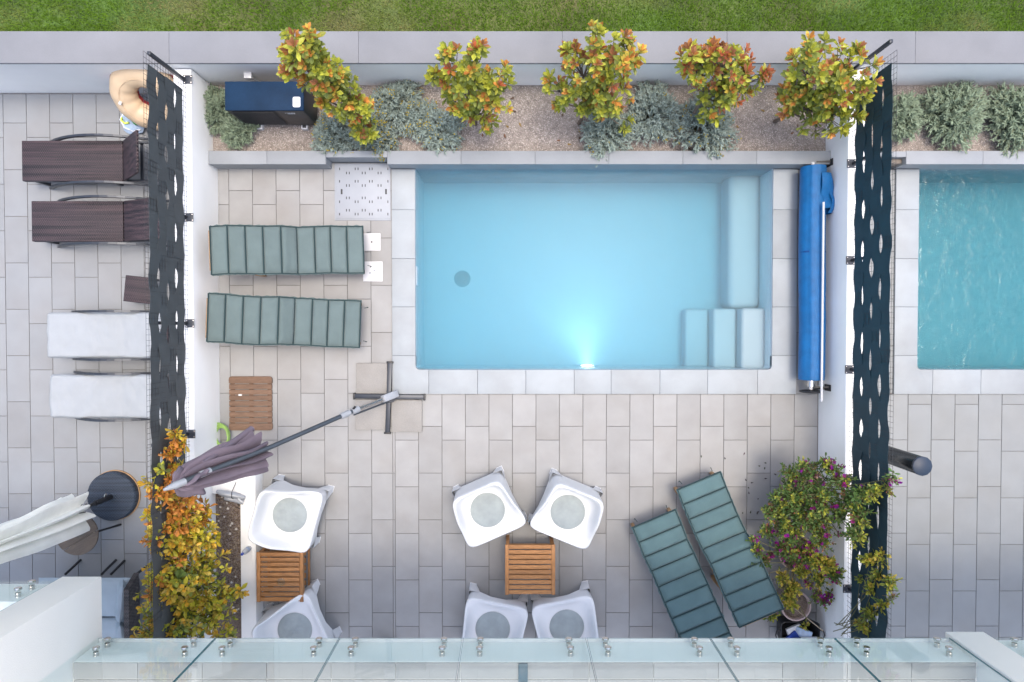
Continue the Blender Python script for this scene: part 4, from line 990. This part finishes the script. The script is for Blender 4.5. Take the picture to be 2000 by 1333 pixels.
# ---- mauve cantilever parasol with cross base -------------------------------
bx, by = P(762, 777, .03)
t = thing('cantilever_parasol', 'closed mauve cantilever parasol leaning from a dark cross base', 'parasol', (bx, by, 0))
def loc(px, py, z): x, y = P(px, py, z); return Vector((x-bx, y-by, z))
for a, c in (((692, 774), (829, 776)), ((762, 708), (757, 846))):
    p, q = loc(*a, .045), loc(*c, .045)
    z_ = .045 if a[0] < 700 else .043
    p.z = q.z = z_
    MB().beam(p, q, .058, .05).build('base_arm', METAL_D, t, bevel=.006)
    d = (q-p).normalized()
    for e in (p, q):
        s = d.cross(Vector((0, 0, 1))); MB().beam(e-s*.042, e+s*.042, .022, .06).build('end_cap', BLACK, t, bevel=.004)
J = [loc(768, 772, .12), loc(690, 803, .62), loc(530, 873, 1.42), loc(400, 924, 2.02), loc(338, 950, 2.30)]
MB().tube([loc(762, 777, .04), loc(763, 776, .09)], .07, 16).build('hub', METAL_D, t)
MB().beam(loc(775, 769, .11), loc(748, 780, .26), .09, .085).build('hinge_block', SILVER, t, bevel=.012)
MB().tube([loc(762, 775, .16), J[1]], .024, 14).build('lower_mast', STEEL, t)
s0 = loc(755, 783, .12); s1 = J[1]+Vector((.0, -.05, -.03)); MB().tube([s0+Vector((0, -.02, 0)), s1], .012, 8).build('strut', POLE, t)
MB().tube([J[1].lerp(J[0], .12), J[1].lerp(J[2], .02)], .040, 14).build('collar', SILVER, t)
MB().tube([J[1].lerp(J[2], .05), J[1].lerp(J[2], .17)], .036, 14).build('sleeve', SILVER, t)
kb = J[1]+Vector((.03, .055, .03)); MB().tube([J[1]+Vector((0, .02, .02)), kb], .014, 8).build('knob', BLACK, t)
MB().tube([J[1], J[2], J[3], J[4]], .026, 14).build('upper_mast', POLE, t)
rg_ = (J[3]-J[2]).normalized()
MB().tube([J[3]-rg_*.06, J[3]+rg_*.05], .033, 14).build('ring', SILVER, t)
MB().tube([J[4]-rg_*.12, J[4]-rg_*.02, J[4]+rg_*.05, J[4]+rg_*.09], [.034, .036, .022, .012], 12).build('tip_fitting', SILVER, t)
# folded canopy hanging under the mast
def folded(name, mat, parent, A, B, r0, r1, npl, seed, fr=.45, nlen=36, flare=1.0, clo=.05, squash=1.0, up=Vector((0, 0, 1))):
    d = (B-A).normalized(); a = d.cross(up).normalized(); c = a.cross(d); rg = random.Random(seed)
    NP = npl*8; V = []; L = (B-A).length
    amp = [rg.uniform(.75, 1.25) for _ in range(npl)]; ext = [rg.uniform(-.05, .06) for _ in range(npl)]
    for j in range(nlen+1):
        f = j/nlen; r = r0+(r1-r0)*(f**.7)
        for k in range(NP):
            th = 2*math.pi*k/NP; pl = int(k/8) % npl; lo_ = (k % 8)/8
            fold = .5-.5*math.cos(2*math.pi*lo_); w_ = amp[pl]*(1-fr)+fr*2*fold*amp[pl]
            swirl = .35*f*math.sin(seed)+.25*nz(f*2, pl, seed); rr = r*w_*(.9+.15*nz(th*2, f*3, seed))
            if f < .12: rr *= .45+.55*f/.12
            p = A+d*(L*f+(ext[pl]*fold if j == nlen else ext[pl]*f*fold)) + a*rr*math.cos(th+swirl)*squash + c*rr*math.sin(th+swirl)
            V.append(p)
    b = MB(); fs = [(j*NP+k, j*NP+(k+1) % NP, (j+1)*NP+(k+1) % NP, (j+1)*NP+k) for j in range(nlen) for k in range(NP)]
    o = len(V); n0 = nlen*NP
    V += [(A+(B-A)*.96)]; fs += [(n0+k, n0+(k+1) % NP, o) for k in range(NP)]
    b.add(V, fs); return b.build(name, mat, parent, angle=85)
A = J[4]-rg_*.02+Vector((-.045, -.02, -.13)); B = J[2].lerp(J[3], .22)+Vector((-.09, -.04, -.25))
cn = folded('canopy', CANV_P, t, A, B,   .07, .15, 10, 5, .55, squash=1.0)
folded('valance', CANV_P, cn, A-rg_*-.02+Vector((0, 0, .02)), A+(B-A)*.22, .07, .12, 7, 8, .5, nlen=10)
pl_ = loc(492, 838, 1.25); pa = A.lerp(B, .25)
MB().tube([pa+Vector((.05, .12, .02)), pa.lerp(pl_, .6)+Vector((0, .03, .02)), pl_], [.03, .036, .036], 10).build('loose_fold', CANV_P, cn)
rb = MB().tube([A, A.lerp(B, .5), B+(B-A).normalized()*.03], .009, 6).build('rib', POLE, t)
# weights on the base
def paver(px0, px1, py0, py1, label):
    x0, y0 = P(px0, py1, .045); x1, y1 = P(px1, py0, .045)
    tag(MB().box(-(x1-x0)/2, (x1-x0)/2, -(y1-y0)/2, (y1-y0)/2, .001, .045).build('concrete_paver', CONC, None, ((x0+x1)/2, (y0+y1)/2, 0), bevel=.004), label, 'paver', 'concrete pavers weighing down the parasol base')
paver(696, 756, 710, 769, 'square concrete paver on the parasol base, nearest the loungers')
paver(694, 754.5, 781, 840, 'square concrete paver on the parasol base, under the leaning pole')
paver(765, 824, 782, 844, 'square concrete paver on the parasol base, below the pool corner')

# ---- hose, bottle, grey lamp on ledge ---------------------------------------
hx, hy = P(428, 851, .12)
t = thing('garden_hose', 'coiled lime green garden hose against the white wall', 'hose', (hx, hy, 0))
for k in range(7):
    r = .145-.007*k; pts = []
    tl = R(22+7*k) if k else R(58)
    for i in range(33):
        a = 2*math.pi*i/32*(1 if k else .72)+.4*k; x, y = r*math.cos(a), r*1.05*math.sin(a)
        pts.append((x*math.cos(tl*.35)+.01*k-.02, y+.006*math.sin(5*k), .02+.016*k*.6+abs(x+r)*math.sin(tl)*.55))
    MB().tube(pts, .0085, 8).build('coil', LIME, t)
x, y = P(487, 1071, .25)
t = thing('water_bottle', 'small clear bottle with blue cap standing on the white ledge', 'bottle', (x, y, .25))
MB().lathe([(.031, 0), (.033, .01), (.033, .14), (.026, .17), (.014, .195), (.014, .215)], 18).build('bottle_body', M('bottle_plastic', (.55, .58, .62), .15, .1, 8), t)
MB().lathe([(.034, .05), (.0345, .051), (.0345, .11), (.034, .111)], 18, close=False).build('wrap', M('bottle_wrap', (.30, .38, .55), .4, .4, 30), t)
MB().lathe([(.017, .208), (.017, .235), (.012, .238)], 14).build('cap', BLUECAP, t)
x, y = P(452, 966, .27)
t = thing('garden_spotlight', 'grey plastic garden lamp with black cable lying on the planter corner', 'lamp', (x, y, .25), R(-14))
b = MB(); b.grid(lambda u, v: Vector(((u-.5)*.36, (v-.5)*.085*(1-.5*abs(2*u-1)**2), .03+.05*math.cos((v-.5)*2.6)*(1-.35*abs(2*u-1)**2)+.02*math.sin(u*6))), 18, 8); b.build('cover', SILVER, t)
b = MB(); b.grid(lambda u, v: Vector(((u-.5)*.24+.05, -.03-(v)*.06, .02+.025*math.sin(v*3.1)+.006*math.sin(u*9))), 12, 5); b.build('bracket', SILVER, t)
MB().tube([(.10, -.02, .045), (.14, -.045, .04), (.17, -.06, .035)], .018, 8).build('nozzle', SILVER, t)
MB().tube([(.02, .16, .02), (.022, .05, .09), (.03, -.02, .08), (.06, -.09, -.06), (.09, -.15, -.10), (.06, -.18, -.10), (.12, -.2, -.1)], .0045, 6).build('cable', BLACK, t)

# ---- heat pump ---------------------------------------------------------------
x0, y0 = P(439, 216, .80); x1, _ = P(593, 216, .80); _, y1 = P(439, 159, .80); zb_, zt_ = .21, .80
t = thing('heat_pump', 'dark navy heat pump unit standing on the gravel by the back wall', 'heat pump', ((x0+x1)/2, (y0+y1)/2, zS))
w_, d_ = (x1-x0)/2, (y1-y0)/2; zo = -zS
MB().box(-w_+.006, w_-.006, -d_+.006, d_-.006, zb_+zo, zt_-.03+zo).build('casing', BLACK, t, bevel=.008)
tp = MB().box(-w_, w_, -d_, d_, zt_-.03+zo, zt_+zo).build('top_panel', AC_TOP, t, bevel=.01)
pts = rounded_rect(w_-.125, w_-.035, -d_+.035, -d_+.155, .02, (1, 1, 1, 1)); b = MB(); prism(b, pts, zt_+zo+.0005, zt_+zo+.0016); st_ = b.build('sticker', WHITEPRINT, tp, smooth=False)
for k, (wv, yy) in enumerate(((.05, .135), (.06, .12), (.055, .105), (.06, .09), (.03, .075), (.02, .055))):
    MB().box(w_-.08-wv/2, w_-.08+wv/2, -d_+yy-.002, -d_+yy+.002, zt_+zo+.0017, zt_+zo+.0022).build('print_line', INK, st_, smooth=False)
fp = MB().box(w_-.32, w_-.012, -d_-.002, -d_+.0055, zb_+zo+.02, zt_-.032+zo).build('control_panel', M('charcoal_panel', (.045, .042, .042), .5, .1), t, bevel=.003)
for (a, c, z_) in ((-.245, -.235, .70), (-.225, -.215, .70), (-.21, -.18, .70), (-.175, -.155, .70), (-.15, -.13, .70), (-.22, -.16, .672), (-.155, -.135, .672)):
    MB().box(w_+a, w_+c, -d_-.0032, -d_-.0022, z_+zo, z_+.013+zo).build('print_mark', WHITEPRINT, fp, smooth=False)
for i in range(14):
    z_ = zb_+.05+i*.036; MB().box(-w_+.05, w_-.36, -d_-.006, -d_+.004, z_+zo, z_+.012+zo).build('grille_bar', BLACK, t, bevel=.003)
for s in (-.62, .62):
    f = MB().box(s*w_-.04, s*w_+.04, -d_-.04, d_+.02, .002, .075).build('foot', WHITE_M, t, bevel=.006)
    MB().box(s*w_-.022, s*w_+.022, -d_-.028, -d_+.02, .0755, .085).build('rubber_pad', BLACK, f, bevel=.002)
x, z_ = PV(485, 150, Y_bf-.03)
t = thing('wall_junction_box', 'small white junction box on the wall behind the heat pump', 'junction box', (x, Y_bf+.012, z_))
MB().box(-.045, .045, -.07, 0, -.03, .03).build('box', WHITE_PL, t, bevel=.006)
MB().tube([(.02, -.04, -.03), (.05, -.05, -.10), (.12, -.07, -.2)], .01, 8).build('conduit', SILVER, t)

# ---- pool cover roller -------------------------------------------------------
zr = .27; rr = .148
x, y0 = P(1584, 742, zr); _, y1 = P(1584, 327, zr); L_ = y1-y0
t = thing('pool_cover_roller', 'rolled blue pool cover on a reel beside the right wall', 'pool cover', (x, y0, 0))
b = MB(); N, Mn = 48, 60; V = []
for j in range(Mn+1):
    f = j/Mn
    for k in range(N):
        a = 2*math.pi*k/N; r_ = rr*(1+.02*nz(f*9, math.cos(a)*1.5, math.sin(a)*1.5)+.018*math.exp(-((f-.40)/.006)**2)*-1.5 + .03*nz(f*3, 2))
        if j in (0, Mn): r_ *= .97
        r_ += .012*((a/(2*math.pi)) % 1)
        V.append((r_*math.cos(a+2.2)+.006*math.sin(f*7), L_*f, zr+r_*math.sin(a+2.2)))
fs = [(j*N+k, j*N+(k+1) % N, (j+1)*N+(k+1) % N, (j+1)*N+k)[::-1] for j in range(Mn) for k in range(N)]
fs += [tuple(range(N)), tuple(Mn*N+k for k in range(N-1, -1, -1))]
b.add(V, fs); rl = b.build('rolled_cover', BLUE, t, angle=70)
b = MB(); b.lathe([(rr*1.035, -.012), (rr*1.05, 0), (rr*1.035, .012)], 40, M=Matrix.Translation((.0, L_*.60, zr)) @ Matrix.Rotation(R(-90), 4, 'X'), close=False); b.build('tie_band', M('navy_band', (.004, .05, .20), .6), rl)
# loose flap hanging over to the right
b = MB(); b.grid(lambda u, v: Vector((.03+.20*math.sin(u*2.2)*(.75+.35*math.sin(v*3.1)), L_-.10-.44*v-.05*u*math.sin(v*5), zr+.17-.20*u**1.6+.03*math.sin(v*6+u*3))), 14, 16); b.build('loose_flap', BLUE, rl, angle=80)
b = MB(); b.grid(lambda u, v: Vector((.13+.07*math.sin(u*math.pi)+.05*math.sin(v*3.1), L_-.32-.26*v, zr+.06+.07*math.cos(u*math.pi))), 10, 10); b.build('loose_flap', BLUE, rl, angle=80)
MB().tube([(0, -.14, zr), (0, L_+.06, zr)], .022, 12).build('axle', WHITE_M, t)
MB().tube([(0, -.085, zr), (0, -.012, zr)], .045, 16).build('end_drum', STEEL, t)
b = MB(); ww = .125
b.tube([(ww*math.cos(i*math.pi/12), -.145, zr+ww*math.sin(i*math.pi/12)) for i in range(24)], .013, 8, closed=True)
for i in range(3):
    a = i*2.094; b.beam((0, -.145, zr), (ww*math.cos(a), -.145, zr+ww*math.sin(a)), .02, .012)
b.tube([(0, -.165, zr), (0, -.12, zr)], .03, 12); wh = b.build('hand_wheel', BLACK, t)
MB().tube([(.10, -.15, zr+.06), (.10, -.23, zr+.06)], .014, 8).build('handle', BLACK, wh)
for yy in (-.10, L_+.055):
    for dz in (-.05, .03): MB().beam((.02, yy+dz*.3, zr), (X_wr-x-.004, yy+dz*.3, zr+dz), .02, .014).build('wall_arm', BLACK, t)
    MB().box(X_wr-x-.012, X_wr-x-.001, yy-.04, yy+.04, zr-.09, zr+.07).build('wall_plate', BLACK, t, bevel=.002)
x, y0 = P(1610, 785, .5); _, y1 = P(1610, 395, .5)
tag(MB().tube([(x-.02, y0, .47), (x-.03, y1, .5)], .014, 10).build('telescopic_pole', WHITE_M), 'long white pole lying along the blue cover roll', 'pole')

# ---- black tub and post ------------------------------------------------------
x, y = P(1562, 1240, .25)
t = thing('black_tub', 'black plastic tub with blue and white packets by the balcony edge', 'tub', (x, y, 0))
b = MB(); pr0 = rounded_rect(-.19, .19, -.13, .13, .05, (1, 1, 1, 1)); pr1 = rounded_rect(-.245, .245, -.17, .17, .06, (1, 1, 1, 1)); pr2 = [(x_*.96, y_*.95) for x_, y_ in pr1]
n = len(pr0); V = [(a, c, 0) for a, c in pr0]+[(a, c, .27) for a, c in pr1]+[(a, c, .275) for a, c in pr2]+[(a*.93, c*.92, .01) for a, c in pr0]
fs = [tuple(range(n))]+[(i*n+k, i*n+(k+1) % n, (i+1)*n+(k+1) % n, (i+1)*n+k) for i in range(3) for k in range(n)]+[tuple(3*n+k for k in range(n))]
b.add(V, fs); b.build('tub_body', BLACK, t)
for s in (-1, 1): MB().tube([(s*.235, -.06, .25), (s*.29, -.05, .26), (s*.305, 0, .265), (s*.29, .05, .26), (s*.235, .06, .25)], .009, 8).build('handle', BLACK, t)
for i, (dx_, dy_, a, m) in enumerate(((-.05, .03, .3, WHITE_PL), (.06, -.0, -.3, PALEB), (-.1, -.06, .6, BLUECAP), (.12, -.08, .1, WHITE_PL), (.0, -.09, -.2, BLUECAP))):
    tag(MB().box(-.1, .1, -.055, .055, -.02, .02, M=RZ(a) @ Matrix.Rotation(.2*(-1)**i, 4, 'Y')).build('packet', m, None, (x+dx_, y+dy_, .19+.022*i), bevel=.01), ['white packet at the back of the black tub', 'pale blue packet in the black tub', 'dark blue packet at the left of the black tub', 'white packet at the right of the black tub', 'dark blue packet at the front of the black tub'][i], 'packet')
bx_, by_ = P(1686, 872, 0)
t = thing('shower_post', 'round dark metal post standing behind the petrol screen', 'post', (bx_, by_, 0))
zt_ = 1.25
MB().lathe([(.105, 0), (.105, zt_-.008), (.10, zt_)], 12).build('post_body', M('dark_glossy_metal', (.045, .05, .055), .22, .1, 6, metal=.6), t)
MB().lathe([(.108, zt_-.012), (.108, zt_+.012), (.10, zt_+.018)], 12).build('post_cap', M('blue_grey_cap', (.018, .034, .064), .5, .08), t)

# ================================================================== LEFT TERRACE
def wicker_lounger(label, pxl, pxh, py0, py1, raise_, seed, pxe=285):
    zs = .17
    xl, ya = P(pxl, py1, zs); xh, yb = P(pxh, py0, zs)
    t = thing('wicker_lounger', label, 'sun lounger', ((xl+xh)/2, (ya+yb)/2, zL), 0, 'dark framed loungers on the left terrace')
    hl, hw_ = (xh-xl)/2, (yb-ya)/2; z = zs-zL
    MB().box(-hl, hl, -hw_, hw_, z-.03, z).build('seat_panel', WICK, t, bevel=.008)
    bl = .62; a = R(raise_)
    Mb = Matrix.Translation((hl+.02, 0, z-.005)) @ Matrix.Rotation(-a, 4, 'Y')
    MB().box(0, bl, -hw_, hw_, -.015, .015, M=Mb).build('backrest', WICK, t, bevel=.006)
    for s in (-1, 1):
        pts = []
        for k in range(17):
            f = k/16; X = -hl*.72+(hl*1.72+.55)*f; pts.append((X, s*(hw_+.035), .04+.40*math.sin(math.pi*min(1, f*1.02))**.8))
        b = MB(); 
        for i in range(16): b.beam(pts[i], pts[i+1], .026, .045)
        b.build('side_rail', METAL_D, t, smooth=False)
        for X in (-hl*.8, hl*.7): MB().box(X-.02, X+.02, s*(hw_-.02)-.018, s*(hw_-.02)+.018, .002, z-.03).build('leg', METAL_D, t, bevel=.003)
        MB().box(-hl+.01, hl+.5, s*(hw_-.012)-.014, s*(hw_-.012)+.014, z-.062, z-.031).build('frame_rail', METAL_D, t, bevel=.003)
    for X in (hl+.2, hl+.42): MB().box(X-.015, X+.015, -hw_, hw_, z-.09, z-.063).build('cross_bar', METAL_D, t, bevel=.003)
    return t, hl, hw_, z
wicker_lounger('brown wicker lounger with steeply raised headrest nearest the back wall', 43, 239, 275, 354, 48, 1)
wicker_lounger('brown wicker lounger with low headrest, above the wicker side table', 62, 240, 393, 472, 24, 2)
for (lab, tl, q) in (('dark framed lounger under the upper white towel', 'white towel spread over the upper of two covered loungers', (96, 240, 614, 697, 3)), ('dark framed lounger under the lower white towel', 'white towel spread over the lower of two covered loungers', (101, 240, 735, 814, 4))):
    t, hl, hw_, z = wicker_lounger(lab, q[0], q[1], q[2], q[3], 12, q[4])
    tw = thing('white_towel', tl, 'towel', (t.location.x, t.location.y, zL), group='white towels on loungers')
    sd_ = q[4]*3.7; b = MB()
    def tf(u, v):
        X = -hl-.035+(2*hl+.62)*u; e = (v-.5)*2; Y = e*(hw_+.02)
        zz = z+.012+max(0, X-hl-.02)*math.tan(R(12)) + .010*nz(X*3+sd_, Y*7, sd_)+.016*abs(nz(X*5+sd_, Y*4+X*3, 2))**1.2 + .006*nz(X*14, Y*9, sd_)
        if abs(e) > .93: zz -= .05*(abs(e)-.93)/.07
        if u < .03: zz -= .05*(1-u/.03)
        return Vector((X+.02*nz(Y*6, sd_), Y+.012*nz(X*4, sd_), zz+.01))
    b.grid(tf, 80, 40); b.build('cloth', TOWEL, tw, angle=80)
x, y = P(270, 566, .1)
t = thing('wicker_side_table', 'small dark wicker side table at the foot of the charcoal screen', 'table', (x, y, zL), R(-6))
MB().box(-.17, .17, -.165, .165, .23, .26).build('top', WICK, t, bevel=.006)
for sx in (-1, 1):
    for sy in (-1, 1): MB().box(sx*.15-.014, sx*.15+.014, sy*.145-.014, sy*.145+.014, .002, .23).build('leg', METAL_D, t, bevel=.002)
# inflatable ring
x, y = P(291, 188, .30)
t = thing('inflatable_ring', 'tan inflatable swim ring with red seam leaning on the back wall', 'swim ring', (x, y, .30))
Rt = Matrix.Rotation(R(46), 4, 'X')
def torus(Rm, rm, n1, n2, a0=0, a1=2*math.pi, closed=True):
    b = MB(); V = []; m = n2 if closed else n2+1
    for i in range(n1):
        for k in range(m):
            u = 2*math.pi*i/n1; v = a0+(a1-a0)*k/n2; r_ = rm*(1+.02*math.sin(u*11)+.02*nz(u*3, v))
            V.append(Rt @ Vector(((Rm+r_*math.cos(v))*math.cos(u), (Rm+r_*math.cos(v))*math.sin(u), r_*math.sin(v))))
    fs = [(i*m+k, i*m+(k+1) % m, ((i+1) % n1)*m+(k+1) % m, ((i+1) % n1)*m+k)[::-1] for i in range(n1) for k in range(n2)]
    b.add(V, fs); return b
torus(.285, .155, 72, 24).build('tube', TAN, t, angle=80)
torus(.287, .1585, 72, 4, R(-22), R(2), False).build('red_seam', REDV, t, angle=80)
torus(.2845, .1575, 72, 4, R(178), R(215), False).build('red_seam', REDV, t, angle=80)
MB().tube([Rt @ Vector((-.285, 0, .15)), Rt @ Vector((-.285, 0, .185))], .018, 10).build('valve', WHITE_PL, t)
MB().tube([Rt @ Vector(((.285)*math.cos(a*math.pi/30), .285*math.sin(a*math.pi/30), .158)) for a in range(60)], .0035, 5, closed=True).build('weld_seam', TAN, t)
x, y = P(258, 234, -.05)
t = thing('toy_bag', 'crumpled pale blue mesh bag of swim toys under the swim ring', 'bag', (x, y, zL))
b = MB(); b.lathe([(.03, .0), (.14, .01), (.17, .05), (.13, .10), (.05, .125), (.001, .12)], 26, close=False, wob=lambda t_, z_: 1+.22*nz(math.cos(t_)*2.2, math.sin(t_)*2.2, z_*16)); b.build('bag', PALEB, t)
b = MB(); b.tube([(-.14, .05, .08), (-.12, -.02, .13), (-.07, -.06, .14), (-.02, -.05, .14)], .013, 8); b.build('strap', LIMEP, t)
MB().tube([(-.1, .1, .1), (-.15, .0, .1), (-.10, -.10, .09), (0, -.14, .08), (.1, -.12, .08)], .012, 8).build('cord', M('white_cord', (.66, .70, .78), .5), t)
t = thing('green_toy_bottle', 'shiny green plastic bottle lying in the toy bag', 'bottle', (x+.05, y-.01, zL+.16), R(-48))
MB().lathe([(.012, -.11), (.014, -.09), (.034, -.04), (.040, .05), (.034, .08), (.01, .088)], 14, M=Matrix.Rotation(R(90), 4, 'Y')).build('bottle_body', GREENP, t)

# cream parasol with round base
bx2, by2 = P(216, 971, -.03)
t = thing('closed_parasol', 'closed cream parasol on a round navy wicker base', 'parasol', (bx2, by2, zL))
NAVYW = weave_mat('navy_wicker', (.010, .018, .032), (.035, .052, .08), 60, 60)
b = MB(); b.lathe([(.31, .01), (.318, .04), (.315, .10), (.30, .115), (.001, .125)], 48, close=False); b.build('base_drum', NAVYW, t)
b = MB(); b.lathe([(.312, .001), (.326, .003), (.326, .03), (.319, .032)], 48, close=False); b.build('base_rim', PINE, t)
MB().tube([(0, 0, .12), (0, 0, .44)], .034, 14).build('pole_sleeve', BLACK, t)
MB().tube([(.0, .035, .24), (.02, .07, .25)], .014, 8).build('clamp_screw', STEEL, t)
MB().tube([(0, 0, .4), (0, 0, 2.75)], .02, 12).build('pole', BLACK, t)
b = MB()
for k in range(8):
    a = k*math.pi/4; b.tube([(.02*math.cos(a), .02*math.sin(a), 1.0), (.13*math.cos(a), .13*math.sin(a), .84)], .006, 5)
b.build('rib', BLACK, t)
folded('canopy', CANV_W, t, Vector((0, 0, 2.66)), Vector((0, 0, .82)), .09, .195, 9, 3, .42, up=Vector((0, 1, 0)))
# round plank table
x, y = P(150, 1044, .28)
t = thing('round_plank_table', 'round grey brown plank table under the cream parasol', 'table', (x, y, zL), R(31))
GREYW = M('grey_brown_wood', (.135, .105, .08), .65, .18, 8, .3, 60, rnd=.1, stretch=(1.2, 9, 9), fine=.12)
rT = .262; cuts = [-rT, -.085, .085, rT]
for i in range(3):
    lo_, hi_ = cuts[i]+.003, cuts[i+1]-.003
    if i == 0: lo_ = -rT
    if i == 2: hi_ = rT
    pts = []
    for k in range(25):
        v = lo_+(hi_-lo_)*k/24; pts.append((math.sqrt(max(0, rT*rT-v*v)), v))
    out = pts+[(-x_, y_) for x_, y_ in pts[::-1]]
    q = [out[0]]
    for pnt in out[1:]:
        if (Vector(pnt)-Vector(q[-1])).length > 1e-4: q.append(pnt)
    if (Vector(q[0])-Vector(q[-1])).length < 1e-4: q.pop()
    b = MB(); prism(b, q, .41, .435); b.build('plank', GREYW, t, bevel=.0015)
MB().lathe([(.20, .392), (.20, .409)], 30).build('under_ring', M('pale_metal_strip', (.45, .42, .36), .5), t)
for k in range(3):
    a = k*2.094-.55; MB().tube([(.15*math.cos(a), .15*math.sin(a), .40), (.30*math.cos(a), .30*math.sin(a), 0)], .014, 8).build('leg', BLACK, t)
x, y = P(156, 1043, .33)
tag(MB().lathe([(.028, 0), (.033, .002), (.036, .09), (.033, .09), (.030, .01), (.001, .008)], 18, close=False).build('drinking_glass', CLEARG, None, (x, y, .286)), 'small drinking glass on the round plank table', 'glass')
# rattan lounge sofa under the left balcony
sx0, sy0 = P(243, 1190, .3)
t = thing('rattan_sofa', 'dark rattan sofa with pale blue grey cushions beside the yellow shrub', 'sofa', (sx0, sy0, zL))
MB().box(-1.12, .06, -.60, .30, .20, .27).build('seat_frame', WICK_D, t, bevel=.015)
b = MB(); b.grid(lambda u, v: Vector((.04+.13*u, -.60+1.0*v-.04*u, .30+.46*u)), 8, 24); b.grid(lambda u, v: Vector((.10+.13*u, -.60+1.0*v-.04*u, .30+.46*u)), 8, 24, flip=True)
b.grid(lambda u, v: Vector((.17+.06*u, -.64+1.0*v, .76)), 2, 24); b.grid(lambda u, v: Vector((.04+.06*v+.13*u, .40-.04*u, .30+.46*u)), 8, 2); b.build('rattan_back', WICK_D, t, angle=60)
for (X, Y, dx_, dy_) in ((.05, .37, .11, .09), (-.28, .36, .03, .09), (-.40, .36, .04, .10), (-.86, .36, .04, .10), (.05, -.58, .05, -.05)):
    MB().tube([(X, Y, .25), (X+dx_, Y+dy_, 0)], .016, 8).build('leg', BLACK, t)
def cushion(name, x0, x1, y0, y1, z0, th, parent, tilt=0, ang=0):
    b = MB(); cx, cy = (x0+x1)/2, (y0+y1)/2; Mx = Matrix.Translation((cx, cy, z0)) @ RZ(ang) @ Matrix.Rotation(tilt, 4, 'Y')
    hx_, hy_ = (x1-x0)/2, (y1-y0)/2
    def sf(sg):
        def f(u, v):
            a, c = 2*u-1, 2*v-1; k = ((1-abs(a)**5)*(1-abs(c)**5))**.45
            return Mx @ Vector((a*hx_, c*hy_, th/2+sg*(th/2*k)+.008*nz(a*3+x0, c*3, sg)))
        return f
    b.grid(sf(1), 22, 22); b.grid(sf(-1), 22, 22, flip=True); return b.build(name, CUSH, parent, angle=75)
cushion('seat_cushion', -.52, .03, -.13, .36, .30, .13, t); cushion('seat_cushion', -.52, .03, -.62, -.14, .30, .13, t, 0, .02); cushion('seat_cushion', -1.12, -.54, -.62, .36, .30, .13, t)
cushion('back_cushion', -.13, .16, -.12, .34, .43, .11, t, -1.05, -.10); cushion('back_cushion', -.12, .17, -.62, -.15, .43, .11, t, -1.0, .16)
